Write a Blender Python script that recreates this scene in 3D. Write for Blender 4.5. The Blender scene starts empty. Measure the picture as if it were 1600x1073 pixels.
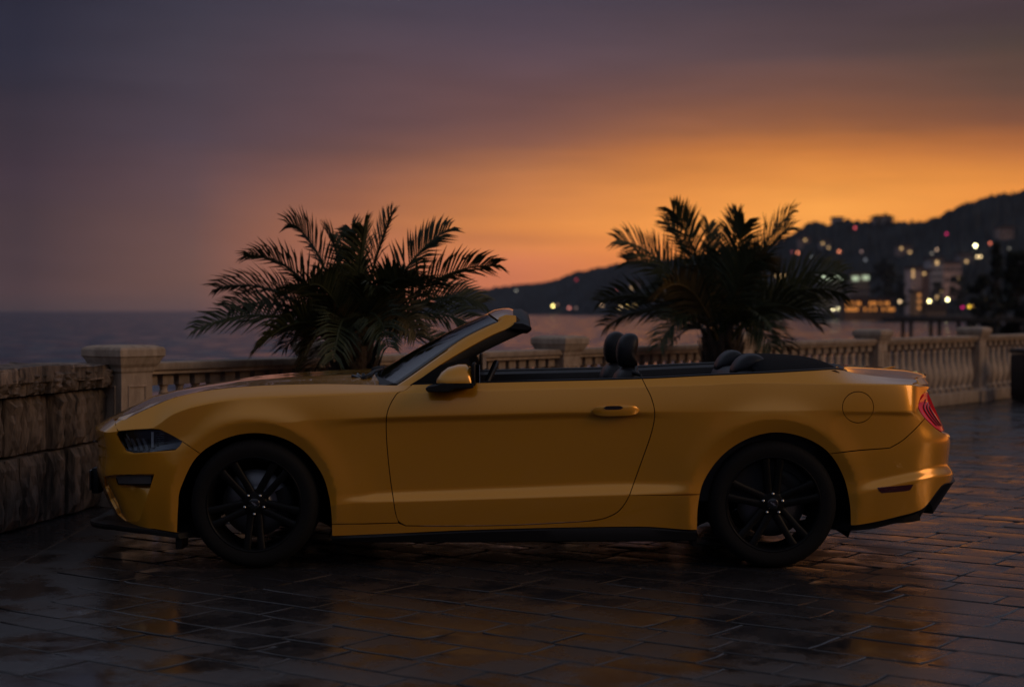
import bpy, bmesh, math, random
import numpy as np
from mathutils import Vector, Matrix
from mathutils.geometry import delaunay_2d_cdt
R = math.radians
random.seed(7); RNG = np.random.default_rng(7)
SC = bpy.context.scene
COL = SC.collection

# ------------------------------------------------------------------ camera
F, CAMD, EYE, HOR = 2600.0, 9.667, 1.353, 486.0      # focal length in px of a 1600 px frame, camera distance, eye height, horizon row
cd = bpy.data.cameras.new('camera'); cam = bpy.data.objects.new('camera', cd); COL.objects.link(cam)
cam.location = (0, -CAMD, EYE); cam.rotation_euler = (R(90), 0, 0)
cd.sensor_width = 36; cd.lens = 36 * F / 1600; cd.shift_y = -(536.5 - HOR) / 1600
cd.clip_start = .1; cd.clip_end = 20000
cd.dof.use_dof = True; cd.dof.focus_distance = CAMD - .93; cd.dof.aperture_fstop = 2.0; cd.dof.aperture_blades = 0
SC.camera = cam

# ------------------------------------------------------------------ sky and light
SUN_AZ, SUN_EL = 119.0, 22.0          # degrees clockwise from the viewing direction; a low soft warm light from the right
wd = bpy.data.worlds.new('World'); SC.world = wd; wd.use_nodes = True
SKY_STRENGTH = 1.0
def lin(c): return tuple(((v / 255) / 12.92 if v / 255 <= .04045 else ((v / 255 + .055) / 1.055) ** 2.4) for v in c) + (1,)
def build_world():
    nt = wd.node_tree; N = nt.nodes; L = nt.links; N.clear()
    out = N.new('ShaderNodeOutputWorld'); bg = N.new('ShaderNodeBackground'); L.new(bg.outputs[0], out.inputs[0])
    tc = N.new('ShaderNodeTexCoord'); sep = N.new('ShaderNodeSeparateXYZ'); L.new(tc.outputs['Generated'], sep.inputs[0])
    def m(op, a, b=None, c=None, clamp=False):
        n = N.new('ShaderNodeMath'); n.operation = op; n.use_clamp = clamp
        for i, v in enumerate((a, b, c)):
            if v is None: continue
            if isinstance(v, (int, float)): n.inputs[i].default_value = v
            else: L.new(v, n.inputs[i])
        return n.outputs[0]
    az = m('ARCTAN2', sep.outputs[0], sep.outputs[1])            # 0 ahead, + to the right
    el = m('ARCSINE', sep.outputs[2])
    noi = N.new('ShaderNodeTexNoise'); noi.inputs['Scale'].default_value = 1.0; noi.inputs['Detail'].default_value = 4
    mp = N.new('ShaderNodeMapping'); mp.inputs['Scale'].default_value = (3, 3, 26); L.new(tc.outputs['Generated'], mp.inputs[0]); L.new(mp.outputs[0], noi.inputs[0])
    wob = m('MULTIPLY', m('SUBTRACT', noi.outputs[0], .5), .034)
    elw = m('MAXIMUM', m('ADD', el, wob), 0.0)
    fac = m('POWER', m('DIVIDE', elw, math.pi / 2), .5)
    def ramp(stops):
        n = N.new('ShaderNodeValToRGB'); cr = n.color_ramp; cr.interpolation = 'LINEAR'
        while len(cr.elements) > 1: cr.elements.remove(cr.elements[-1])
        for i, (e, c) in enumerate(stops):
            p = (max(e, 0) / 90) ** .5
            if i == 0: el_ = cr.elements[0]; el_.position = p
            else: el_ = cr.elements.new(p)
            el_.color = c if len(c) == 4 else lin(c)
        L.new(fac, n.inputs[0]); return n.outputs[0]
    def row(col, px):      # what lies beyond the haze: the colour seen less the light the haze adds
        return [(math.degrees(math.atan((HOR - py) / math.hypot(F, px - 800))), tuple(max(.004, (v - .0095) / .862) for v in lin(c)[:3]) + (1,)) for py, c in col]
    Z1 = [(14, ZL[0]), (24, ZL[1]), (40, ZL[2]), (90, ZL[3])]
    cols = [
     (40, [(486, (70, 60, 64)), (472, (72, 60, 63)), (440, (77, 61, 63)), (340, (72, 58, 62)), (270, (66, 54, 62)), (200, (60, 52, 60)), (90, (50, 49, 61)), (0, (46, 46, 58))]),
     (300, [(486, (94, 74, 74)), (470, (100, 77, 74)), (430, (112, 82, 74)), (360, (110, 81, 76)), (280, (95, 73, 75)), (200, (80, 67, 75)), (90, (69, 63, 73)), (0, (60, 58, 70))]),
     (550, [(486, (150, 94, 82)), (430, (172, 106, 80)), (370, (178, 110, 78)), (340, (172, 108, 76)), (300, (153, 98, 74)), (270, (133, 88, 73)), (230, (109, 78, 73)), (180, (98, 74, 76)), (90, (84, 70, 78)), (0, (69, 65, 77))]),
     (810, [(486, (192, 108, 84)), (420, (213, 124, 84)), (388, (220, 134, 78)), (366, (204, 124, 72)), (345, (223, 138, 72)), (300, (207, 129, 74)), (262, (172, 110, 73)), (230, (133, 89, 74)), (180, (112, 80, 76)), (90, (92, 74, 81)), (0, (72, 66, 79))]),
     (1050, [(486, (225, 128, 72)), (380, (236, 141, 70)), (340, (244, 155, 74)), (310, (237, 149, 71)), (280, (213, 132, 65)), (245, (188, 115, 64)), (215, (150, 96, 67)), (180, (128, 86, 70)), (90, (94, 74, 76)), (0, (75, 66, 75))]),
     (1280, [(486, (235, 140, 72)), (330, (251, 165, 76)), (290, (236, 149, 68)), (250, (202, 123, 61)), (215, (160, 100, 62)), (180, (138, 90, 66)), (90, (91, 72, 72)), (0, (71, 61, 67))]),
     (1570, [(486, (240, 140, 66)), (310, (237, 148, 66)), (280, (225, 140, 64)), (245, (196, 119, 62)), (225, (168, 102, 60)), (200, (128, 82, 60)), (140, (105, 76, 64)), (70, (80, 66, 61)), (0, (72, 60, 64))])]
    rs = [ramp(row(c, px) + Z1) for px, c in cols]
    azs = [math.atan((px - 800) / F) for px, c in cols]
    cur = rs[0]
    def mix(f, a, b):
        n = N.new('ShaderNodeMix'); n.data_type = 'RGBA'; L.new(f, n.inputs[0]); L.new(a, n.inputs[6]); L.new(b, n.inputs[7]); return n.outputs[2]
    for i in range(1, 7):
        n = N.new('ShaderNodeMapRange'); n.interpolation_type = 'LINEAR'
        n.inputs[1].default_value = azs[i - 1]; n.inputs[2].default_value = azs[i]; L.new(az, n.inputs[0])
        cur = mix(n.outputs[0], cur, rs[i])
    n = N.new('ShaderNodeMapRange'); n.interpolation_type = 'SMOOTHSTEP'     # the glow goes on to the right, then fades out behind
    n.inputs[1].default_value = R(55); n.inputs[2].default_value = R(120); L.new(az, n.inputs[0])
    cur = mix(n.outputs[0], cur, rs[0])
    n2 = N.new('ShaderNodeTexNoise'); n2.inputs['Scale'].default_value = 1.0; n2.inputs['Detail'].default_value = 7; n2.inputs['Roughness'].default_value = .62
    mp2 = N.new('ShaderNodeMapping'); mp2.inputs['Scale'].default_value = (7, 7, 60); mp2.inputs['Location'].default_value = (3.1, 1.7, .4); mp2.inputs['Rotation'].default_value = (0, R(4), 0); L.new(tc.outputs['Generated'], mp2.inputs[0]); L.new(mp2.outputs[0], n2.inputs[0])
    cl = N.new('ShaderNodeVectorMath'); cl.operation = 'SCALE'; L.new(cur, cl.inputs[0]); L.new(m('MULTIPLY_ADD', n2.outputs[0], .40, .80), cl.inputs['Scale']); cur = cl.outputs[0]     # thin streaks of cloud
    sky = N.new('ShaderNodeTexSky'); sky.sky_type = 'NISHITA'; sky.sun_disc = False
    sky.sun_elevation = R(SUN_EL); sky.sun_rotation = R(SUN_AZ)
    sc = N.new('ShaderNodeVectorMath'); sc.operation = 'SCALE'; L.new(sky.outputs[0], sc.inputs[0])
    up = N.new('ShaderNodeMapRange'); up.interpolation_type = 'SMOOTHSTEP'; up.inputs[1].default_value = R(12); up.inputs[2].default_value = R(50); L.new(el, up.inputs[0])
    L.new(m('MULTIPLY', up.outputs[0], NISHITA), sc.inputs['Scale'])
    add = N.new('ShaderNodeVectorMath'); add.operation = 'ADD'; L.new(cur, add.inputs[0]); L.new(sc.outputs[0], add.inputs[1])
    L.new(add.outputs[0], bg.inputs[0]); bg.inputs[1].default_value = SKY_STRENGTH
ZL = [(.055, .060, .090, 1), (.165, .185, .25, 1), (.15, .16, .205, 1), (.11, .115, .145, 1)]   # dusk sky above the cloud bank
NISHITA = .004
build_world()
sd = bpy.data.lights.new('sun', 'SUN'); sd.energy = .44; sd.angle = R(24); sd.color = (1, .60, .30)
sun = bpy.data.objects.new('sun', sd); COL.objects.link(sun)
_d = Vector((math.sin(R(SUN_AZ)) * math.cos(R(SUN_EL)), math.cos(R(SUN_AZ)) * math.cos(R(SUN_EL)), math.sin(R(SUN_EL))))
sun.rotation_euler = _d.to_track_quat('Z', 'Y').to_euler()
SC.view_settings.view_transform = 'Standard'; SC.view_settings.look = 'None'
SC.view_settings.exposure = 0; SC.view_settings.gamma = 1; SC.view_settings.use_curve_mapping = False
SC.render.engine = 'CYCLES'
SC.cycles.use_denoising = True; SC.cycles.max_bounces = 8; SC.cycles.transparent_max_bounces = 12
SC.cycles.sample_clamp_indirect = 4; SC.cycles.caustics_reflective = False; SC.cycles.caustics_refractive = False

# ------------------------------------------------------------------ helpers
def s_of(y): return F / (CAMD + y)
def W(px, py, y):
    s = s_of(y); return (((px - 800) / s), y, EYE - (py - HOR) / s)
def WZ(px, py, Z): return W(px, py, Z - CAMD)          # the same, by distance from the camera
def tag(o, label=None, cat=None, group=None, kind=None):
    if label: o['label'] = label
    if cat: o['category'] = cat
    if group: o['group'] = group
    if kind: o['kind'] = kind
    return o
def empty(name, loc=(0, 0, 0), parent=None, rz=0):
    o = bpy.data.objects.new(name, None); COL.objects.link(o); o.location = loc; o.rotation_euler = (0, 0, rz); o.parent = parent; o.empty_display_size = .1; return o
def link(name, me, parent=None, loc=None, rot=None):
    o = bpy.data.objects.new(name, me); COL.objects.link(o); o.parent = parent
    if loc is not None: o.location = loc
    if rot is not None: o.rotation_euler = rot
    return o
def mesh(name, V, Fc, mat=None, smooth=False, parent=None, loc=None, normals=None, auto=None):
    me = bpy.data.meshes.new(name); me.from_pydata([tuple(map(float, v)) for v in V], [], [tuple(map(int, f)) for f in Fc])
    if mat: me.materials.append(mat)
    if smooth: me.polygons.foreach_set('use_smooth', [True] * len(me.polygons))
    if normals is not None: me.normals_split_custom_set([tuple(map(float, n)) for n in normals])
    me.update()
    o = link(name, me, parent, loc)
    if auto is not None: shade(me, auto)
    return o
def shade(me, ang=35):
    bm = bmesh.new(); bm.from_mesh(me)
    for f in bm.faces: f.smooth = True
    a = R(ang)
    for e in bm.edges:
        if len(e.link_faces) == 2 and e.calc_face_angle(0) > a: e.smooth = False
    bm.to_mesh(me); bm.free()
def bmobj(name, bm, mat, parent=None, loc=None, rot=None, auto=35):
    bmesh.ops.recalc_face_normals(bm, faces=bm.faces)
    me = bpy.data.meshes.new(name); bm.to_mesh(me); bm.free()
    if mat: me.materials.append(mat)
    if auto is not None: shade(me, auto)
    return link(name, me, parent, loc, rot)
def bbox(bm, c, s, bev=0, seg=2, rot=None):
    r = bmesh.ops.create_cube(bm, size=1); vs = r['verts']
    bmesh.ops.scale(bm, vec=s, verts=vs)
    if bev:
        es = list({e for v in vs for e in v.link_edges})
        rr = bmesh.ops.bevel(bm, geom=es, offset=bev, segments=seg, affect='EDGES', profile=.5)
        vs = list({v for f in rr['faces'] for v in f.verts} | {v for v in vs if v.is_valid})
    if rot is not None: bmesh.ops.rotate(bm, cent=(0, 0, 0), matrix=rot, verts=vs)
    bmesh.ops.translate(bm, vec=c, verts=vs)
    return vs
def box(name, c, s, mat, parent=None, bev=0, seg=2, rot=None, auto=35):
    bm = bmesh.new(); bbox(bm, c, s, bev, seg, rot); return bmobj(name, bm, mat, parent, auto=auto)
def lathe(profile, n=32, axis='z', a0=0, a1=2 * math.pi):
    full = abs(a1 - a0 - 2 * math.pi) < 1e-6
    V, Fc = [], []; k = n if full else n + 1
    for i in range(k):
        a = a0 + (a1 - a0) * i / n; c, s = math.cos(a), math.sin(a)
        for r, h in profile: V.append((r * c, r * s, h) if axis == 'z' else (r * c, h, r * s))
    m = len(profile)
    for i in range(n):
        j = (i + 1) % k
        for q in range(m - 1):
            f = (i * m + q, j * m + q, j * m + q + 1, i * m + q + 1)
            Fc.append(f if axis == 'z' else f[::-1])
    return V, Fc
def tube(pts, rad, n=8, cap=True):
    pts = [Vector(p) for p in pts]; V, Fc = [], []
    if isinstance(rad, (int, float)): rad = [rad] * len(pts)
    ref = Vector((0, 0, 1))
    for i, p in enumerate(pts):
        t = (pts[min(i + 1, len(pts) - 1)] - pts[max(i - 1, 0)]).normalized()
        if abs(t.dot(ref)) > .95: ref = Vector((1, 0, 0))
        a = t.cross(ref).normalized(); b = t.cross(a).normalized()
        for k in range(n):
            w = 2 * math.pi * k / n; V.append(p + (a * math.cos(w) + b * math.sin(w)) * rad[i])
    for i in range(len(pts) - 1):
        for k in range(n):
            k2 = (k + 1) % n; Fc.append((i * n + k, i * n + k2, (i + 1) * n + k2, (i + 1) * n + k))
    if cap: Fc.append(tuple(range(n))[::-1]); Fc.append(tuple((len(pts) - 1) * n + k for k in range(n)))
    return V, Fc
def loft(secs, closed=True, caps=True):
    V, Fc = [], []; m = len(secs[0])
    for s in secs: V += [tuple(p) for p in s]
    for i in range(len(secs) - 1):
        for k in range(m if closed else m - 1):
            k2 = (k + 1) % m; Fc.append((i * m + k, i * m + k2, (i + 1) * m + k2, (i + 1) * m + k))
    if caps and closed: Fc.append(tuple(range(m))[::-1]); Fc.append(tuple((len(secs) - 1) * m + k for k in range(m)))
    return V, Fc
def join(*parts):
    V, Fc = [], []
    for v, f in parts:
        o = len(V); V += list(v); Fc += [tuple(i + o for i in q) for q in f]
    return V, Fc
def xf(part, mat):
    return [tuple(mat @ Vector(v)) for v in part[0]], part[1]
def fixn(o):
    bm = bmesh.new(); bm.from_mesh(o.data); bmesh.ops.recalc_face_normals(bm, faces=bm.faces); bm.to_mesh(o.data); bm.free(); return o
def copy_tree(o, parent=None):
    c = o.copy(); COL.objects.link(c); c.parent = parent
    for ch in list(o.children): copy_tree(ch, c)
    return c

# ------------------------------------------------------------------ materials
def mat_new(name):
    m = bpy.data.materials.new(name); m.use_nodes = True; nt = m.node_tree; return m, nt, nt.nodes['Principled BSDF']
def mat(name, col, rough=.5, metal=0, coat=0, bump=0, bscale=40, var=0, vscale=3, spec=None, coat_rough=.03, rvar=0, sheen=0, trans=0):
    m, nt, b = mat_new(name); N, L = nt.nodes, nt.links
    b.inputs['Base Color'].default_value = (*col, 1); b.inputs['Roughness'].default_value = rough; b.inputs['Metallic'].default_value = metal
    b.inputs['Coat Weight'].default_value = coat; b.inputs['Coat Roughness'].default_value = coat_rough
    if spec is not None: b.inputs['Specular IOR Level'].default_value = spec
    if sheen: b.inputs['Sheen Weight'].default_value = sheen
    g = N.new('ShaderNodeNewGeometry')
    if var or rvar:
        n = N.new('ShaderNodeTexNoise'); n.inputs['Scale'].default_value = vscale; n.inputs['Detail'].default_value = 6; n.inputs['Roughness'].default_value = .6; L.new(g.outputs['Position'], n.inputs[0])
        if var:
            r = N.new('ShaderNodeValToRGB'); r.color_ramp.elements[0].position = .3; r.color_ramp.elements[1].position = .7
            r.color_ramp.elements[0].color = (*[c * (1 - var) for c in col], 1); r.color_ramp.elements[1].color = (*[min(1, c * (1 + var)) for c in col], 1)
            L.new(n.outputs[0], r.inputs[0]); L.new(r.outputs[0], b.inputs['Base Color'])
        if rvar:
            q = N.new('ShaderNodeMapRange'); q.inputs[1].default_value = .3; q.inputs[2].default_value = .7; q.inputs[3].default_value = max(rough - rvar, .02); q.inputs[4].default_value = rough + rvar
            L.new(n.outputs[0], q.inputs[0]); L.new(q.outputs[0], b.inputs['Roughness'])
    if bump:
        n2 = N.new('ShaderNodeTexNoise'); n2.inputs['Scale'].default_value = bscale; n2.inputs['Detail'].default_value = 5; L.new(g.outputs['Position'], n2.inputs[0])
        bp = N.new('ShaderNodeBump'); bp.inputs['Strength'].default_value = bump; bp.inputs['Distance'].default_value = .02; L.new(n2.outputs[0], bp.inputs['Height']); L.new(bp.outputs[0], b.inputs['Normal'])
    return m
def emit(name, col, strength):
    m, nt, b = mat_new(name); b.inputs['Base Color'].default_value = (*[c * .6 for c in col], 1); b.inputs['Emission Color'].default_value = (*col, 1); b.inputs['Emission Strength'].default_value = strength
    m.cycles.emission_sampling = 'NONE'; return m
def glass(name, tint, ior=1.5, rough=0):
    m, nt, b = mat_new(name); N, L = nt.nodes, nt.links; N.remove(b); out = N['Material Output']
    t = N.new('ShaderNodeBsdfTransparent'); t.inputs[0].default_value = (*tint, 1); g = N.new('ShaderNodeBsdfGlossy'); g.inputs['Roughness'].default_value = rough
    f = N.new('ShaderNodeFresnel'); f.inputs[0].default_value = ior; x = N.new('ShaderNodeMixShader')
    L.new(f.outputs[0], x.inputs[0]); L.new(t.outputs[0], x.inputs[1]); L.new(g.outputs[0], x.inputs[2]); L.new(x.outputs[0], out.inputs[0]); return m
M = {}
M['paint'] = mat('yellow_car_paint', (.82, .365, .020), rough=.22, metal=.42, coat=1, coat_rough=.006, spec=.45)
M['black'] = mat('black_plastic', (.007, .007, .0085), rough=.5, bump=.05, bscale=400, spec=.3)
M['gloss_black'] = mat('gloss_black', (.008, .008, .009), rough=.12, coat=.5)
M['rim'] = mat('black_alloy', (.004, .004, .0045), rough=.42, coat=0, spec=.16)
M['tyre'] = mat('tyre_rubber', (.006, .006, .0065), rough=.8, bump=.15, bscale=120, spec=.25)
M['void'] = mat('dark_inner_shell', (.004, .004, .004), rough=.9, spec=0)
M['leather'] = mat('black_leather', (.007, .008, .011), rough=.45, bump=.12, bscale=180, spec=.35)
M['fabric'] = mat('soft_top_fabric', (.005, .005, .006), rough=.9, bump=.2, bscale=600, spec=.15)
M['chrome'] = mat('bright_metal', (.6, .6, .6), rough=.18, metal=1)
M['disc'] = mat('brake_disc_steel', (.16, .16, .17), rough=.4, metal=1)
M['glass'] = glass('windscreen_glass', (.55, .66, .72), 2.8)
M['lens'] = glass('headlamp_lens', (.85, .88, .9), 1.5)
M['white'] = mat('white_reflector', (.75, .77, .8), rough=.2)
M['grey'] = mat('grey_reflector', (.18, .19, .21), rough=.25, metal=.6)
M['red'] = mat('red_lamp_lens', (.92, .02, .03), rough=.2, coat=1); _r = M['red'].node_tree.nodes['Principled BSDF']; _r.inputs['Emission Color'].default_value = (1, .03, .04, 1); _r.inputs['Emission Strength'].default_value = .06  # faint emission added to the unlit lens, standing in for reflected glow
M['darkred'] = mat('dark_red_lamp', (.06, .003, .005), rough=.12, coat=1)
M['mirror'] = mat('mirror_glass', (.7, .7, .7), rough=.03, metal=1)
# ------------------------------------------------------------------ the place: water, promenade, wall, balustrade
def stone_mat(name, c1, c2, rough=.75, streak=0, bump=.4, bsc=25, stain=.5):
    m, nt, b = mat_new(name); N, L = nt.nodes, nt.links
    tc = N.new('ShaderNodeTexCoord'); g = N.new('ShaderNodeNewGeometry')
    mp = N.new('ShaderNodeMapping'); mp.inputs['Scale'].default_value = (1, 1, 1 / (1 + streak)); L.new(g.outputs['Position'], mp.inputs[0])
    n = N.new('ShaderNodeTexNoise'); n.inputs['Scale'].default_value = 6 + 5 * bool(streak); n.inputs['Detail'].default_value = 9; n.inputs['Roughness'].default_value = .65; L.new(mp.outputs[0], n.inputs[0])
    r = N.new('ShaderNodeValToRGB'); r.color_ramp.elements[0].position = .35; r.color_ramp.elements[1].position = .66; r.color_ramp.elements[0].color = (*c1, 1); r.color_ramp.elements[1].color = (*c2, 1); L.new(n.outputs[0], r.inputs[0])
    mul = N.new('ShaderNodeMix'); mul.data_type = 'RGBA'; mul.blend_type = 'MULTIPLY'; mul.inputs[0].default_value = 1; L.new(r.outputs[0], mul.inputs[6])
    rnd = N.new('ShaderNodeMapRange'); rnd.inputs[3].default_value = .6; rnd.inputs[4].default_value = 1.3; L.new(g.outputs['Random Per Island'], rnd.inputs[0]); cc = N.new('ShaderNodeCombineColor')
    for i in range(3): L.new(rnd.outputs[0], cc.inputs[i])
    L.new(cc.outputs[0], mul.inputs[7]); L.new(mul.outputs[2], b.inputs['Base Color']); b.inputs['Roughness'].default_value = rough
    n2 = N.new('ShaderNodeTexNoise'); n2.inputs['Scale'].default_value = bsc; n2.inputs['Detail'].default_value = 8; L.new(mp.outputs[0], n2.inputs[0])
    bp = N.new('ShaderNodeBump'); bp.inputs['Strength'].default_value = bump; bp.inputs['Distance'].default_value = .03; L.new(n2.outputs[0], bp.inputs['Height']); L.new(bp.outputs[0], b.inputs['Normal'])
    return m
def wet_mat(name, c1, c2, r0, r1, bump=.12, scale=1.0, spec=.5):
    m, nt, b = mat_new(name); N, L = nt.nodes, nt.links; g = N.new('ShaderNodeNewGeometry')
    big = N.new('ShaderNodeTexNoise'); big.inputs['Scale'].default_value = 2.2 * scale; big.inputs['Detail'].default_value = 7; big.inputs['Roughness'].default_value = .62; L.new(g.outputs['Position'], big.inputs[0])
    wet = N.new('ShaderNodeMapRange'); wet.inputs[1].default_value = .40; wet.inputs[2].default_value = .62; wet.interpolation_type = 'SMOOTHSTEP'; L.new(big.outputs[0], wet.inputs[0])
    fine = N.new('ShaderNodeTexNoise'); fine.inputs['Scale'].default_value = 26; fine.inputs['Detail'].default_value = 8; L.new(g.outputs['Position'], fine.inputs[0])
    col = N.new('ShaderNodeValToRGB'); col.color_ramp.elements[0].position = .3; col.color_ramp.elements[1].position = .75; col.color_ramp.elements[0].color = (*c1, 1); col.color_ramp.elements[1].color = (*c2, 1)
    a = N.new('ShaderNodeMath'); a.operation = 'MULTIPLY_ADD'; a.inputs[1].default_value = .5; L.new(g.outputs['Random Per Island'], a.inputs[0]); h = N.new('ShaderNodeMath'); h.operation = 'MULTIPLY'; h.inputs[1].default_value = .5; L.new(fine.outputs[0], h.inputs[0]); L.new(h.outputs[0], a.inputs[2])
    L.new(a.outputs[0], col.inputs[0]); L.new(col.outputs[0], b.inputs['Base Color'])
    rg = N.new('ShaderNodeMapRange'); rg.inputs[3].default_value = r1; rg.inputs[4].default_value = r0; L.new(wet.outputs[0], rg.inputs[0])
    rv = N.new('ShaderNodeMath'); rv.operation = 'MULTIPLY_ADD'; rv.inputs[1].default_value = .12; L.new(fine.outputs[0], rv.inputs[0]); L.new(rg.outputs[0], rv.inputs[2]); L.new(rv.outputs[0], b.inputs['Roughness'])
    b.inputs['Specular IOR Level'].default_value = spec
    bp = N.new('ShaderNodeBump'); bp.inputs['Distance'].default_value = .004; L.new(fine.outputs[0], bp.inputs['Height'])
    bs_ = N.new('ShaderNodeMapRange'); bs_.inputs[3].default_value = bump; bs_.inputs[4].default_value = bump * .15; L.new(wet.outputs[0], bs_.inputs[0]); L.new(bs_.outputs[0], bp.inputs['Strength'])
    L.new(bp.outputs[0], b.inputs['Normal']); return m
M['paver'] = wet_mat('wet_paving_stone', (.012, .012, .014), (.046, .042, .043), .05, .28, bump=.5)
M['slab'] = wet_mat('wet_border_slab', (.016, .016, .018), (.034, .033, .035), .08, .28)
M['mortar'] = wet_mat('damp_mortar', (.014, .014, .016), (.032, .031, .033), .10, .42, bump=.6)
M['wall'] = stone_mat('rough_wall_stone', (.03, .026, .024), (.34, .255, .20), .85, streak=4, bump=1.0, bsc=16)
M['wallcore'] = mat('dark_wall_core', (.02, .018, .016), rough=.9)
M['cast'] = stone_mat('pale_cast_stone', (.30, .225, .165), (.52, .41, .31), .8, streak=2, bump=.25, bsc=30)
def water_mat():
    m, nt, b = mat_new('sea_water'); N, L = nt.nodes, nt.links; g = N.new('ShaderNodeNewGeometry')
    b.inputs['Base Color'].default_value = (.004, .012, .024, 1); b.inputs['Roughness'].default_value = .06; b.inputs['Specular IOR Level'].default_value = .5; b.inputs['IOR'].default_value = 1.33
    mp = N.new('ShaderNodeMapping'); mp.inputs['Scale'].default_value = (.22, .35, 1); L.new(g.outputs['Position'], mp.inputs[0])
    n = N.new('ShaderNodeTexNoise'); n.inputs['Scale'].default_value = 1.2; n.inputs['Detail'].default_value = 6; n.inputs['Roughness'].default_value = .6; L.new(mp.outputs[0], n.inputs[0])
    # wave slopes straight from the noise, so that far water keeps its tilt
    sb = N.new('ShaderNodeVectorMath'); sb.operation = 'SUBTRACT'; sb.inputs[1].default_value = (.5, .5, .5); L.new(n.outputs['Color'], sb.inputs[0])
    ml = N.new('ShaderNodeVectorMath'); ml.operation = 'MULTIPLY'; ml.inputs[1].default_value = (.5, .7, 0); L.new(sb.outputs[0], ml.inputs[0])
    ad = N.new('ShaderNodeVectorMath'); ad.operation = 'ADD'; ad.inputs[1].default_value = (0, -.075, 1); L.new(ml.outputs[0], ad.inputs[0])
    no = N.new('ShaderNodeVectorMath'); no.operation = 'NORMALIZE'; L.new(ad.outputs[0], no.inputs[0]); L.new(no.outputs[0], b.inputs['Normal']); return m
SEA = -1.2
V = [(-9000, -60, SEA), (9000, -60, SEA), (9000, 16000, SEA), (-9000, 16000, SEA)]
tag(mesh('sea', V, [(0, 1, 2, 3)], water_mat()), 'calm open sea meeting the dusk sky beyond the balustrade', kind='structure')

# balustrade line in plan
ANG = R(54.0); E1 = Vector((math.cos(ANG), math.sin(ANG), 0)); E2 = Vector((math.sin(ANG), -math.cos(ANG), 0))   # E1 along it to the right, E2 towards the promenade
p1 = Vector((-2.73, 11.7 - CAMD, 0))
def t_at(px):      # distance along the line where a pixel column meets it
    k = (px - 800) / F; return (k * (p1.y + CAMD) - p1.x) / (E1.x - k * E1.y)
T_P = [t_at(p) for p in (193, 513, 875, 1150, 1364, 1522)]; T_P.append(T_P[-1] + 4.4); T_P.append(T_P[-1] + 4.4)
# promenade deck: one sheet, its seaward edge follows the balustrade and the wall
WD = Vector((-.17, -.985, 0)).normalized()     # the wall runs towards the camera
wa = p1 + Vector((-.10, -.10, 0)); wn = Vector((.985, -.17, 0)); wb = wa + WD * 14
edge_r = p1 + E1 * 60 - E2 * .22; edge_0 = p1 - E2 * .22 - E1 * .2
V = [wb + wn * -.5 + WD * 60, wb - wn * .5, wa - wn * .5, edge_0, edge_r, edge_r + E2 * 160, Vector((80, -120, 0)), Vector((-60, -120, 0))]
n = len(V); V2 = [(v.x, v.y, -.005) for v in V] + [(v.x, v.y, -2.2) for v in V]
ground = mesh('promenade', V2, [tuple(range(n))[::-1]] + [(i, (i + 1) % n, (i + 1) % n + n, i + n) for i in range(n)], M['mortar']); fixn(ground)
tag(ground, 'wet stone-paved seafront promenade under the car', kind='structure')

# paving stones laid square to the balustrade
ROW, LEN, GAP = .275, .46, .013
def paver_mesh(name, lx, ly, mt, h=.012, bev=.0045, seed=0):
    rg = random.Random(seed); a, b = lx / 2, ly / 2; out = []
    for (x0, y0), (x1, y1) in (((-a, -b), (a, -b)), ((a, -b), (a, b)), ((a, b), (-a, b)), ((-a, b), (-a, -b))):
        k = 4 if abs(x1 - x0) > abs(y1 - y0) else 3
        for i in range(k):
            t = i / k; cx, cy = x0 + (x1 - x0) * t, y0 + (y1 - y0) * t; q = .004 if i else .009
            out.append((cx * (1 - (.022 if not i else 0)) + rg.uniform(-q, q), cy * (1 - (.03 if not i else 0)) + rg.uniform(-q, q)))
    n = len(out); V = [(x, y, -h) for x, y in out] + [(x, y, -bev * .6) for x, y in out]
    tx, ty = rg.uniform(-.004, .004), rg.uniform(-.004, .004)
    V += [(x * (1 - bev / a), y * (1 - bev / b), rg.uniform(-.0012, .0006) + tx * x + ty * y) for x, y in out]
    V += [(x * .55, y * .5, rg.uniform(.0, .0014) + tx * x * .5 + ty * y * .5) for x, y in out[::2]]; m = (n + 1) // 2; V.append((0, 0, .0008))
    Fc = [(i, (i + 1) % n, (i + 1) % n + n, i + n) for i in range(n)] + [(i + n, (i + 1) % n + n, (i + 1) % n + 2 * n, i + 2 * n) for i in range(n)]
    for j in range(m):
        i = 2 * j; i1, i2 = (i + 1) % n, (i + 2) % n; j2 = (j + 1) % m
        Fc += [(2 * n + i, 2 * n + i1, 3 * n + j), (2 * n + i1, 2 * n + i2, 3 * n + j2), (2 * n + i1, 3 * n + j2, 3 * n + j), (3 * n + j, 3 * n + j2, 3 * n + m)]
    return V, Fc
variants = []
for k in range(6):
    V, Fc = paver_mesh('p', LEN - GAP, ROW - GAP, M['paver'], seed=k)
    me = bpy.data.meshes.new('paving_stone'); me.from_pydata(V, [], Fc); me.materials.append(M['paver']); shade(me, 14); variants.append((me, V, Fc))
cells = []; rgp = random.Random(41); off_r = -16.0
while off_r < 36:
    rw = rgp.choice((.21, .25, .25, .29, .33)); q = -42.0 - rgp.random() * .5
    while q < 42:
        ln_ = rgp.uniform(.30, .58); c = p1 + E1 * (off_r + rw / 2) + E2 * (q + ln_ / 2); q += ln_
        Z = c.y + CAMD
        if Z < 3.6 or Z > 34 or (c - p1).dot(E2) < .42 or c.x < -2.33 - .02 * (c.y + 1) + ln_ * .25: continue
        px = 800 + c.x * F / Z
        if -500 < px < 2300: cells.append((c, Z, px, ln_, rw))
    off_r += rw
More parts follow.
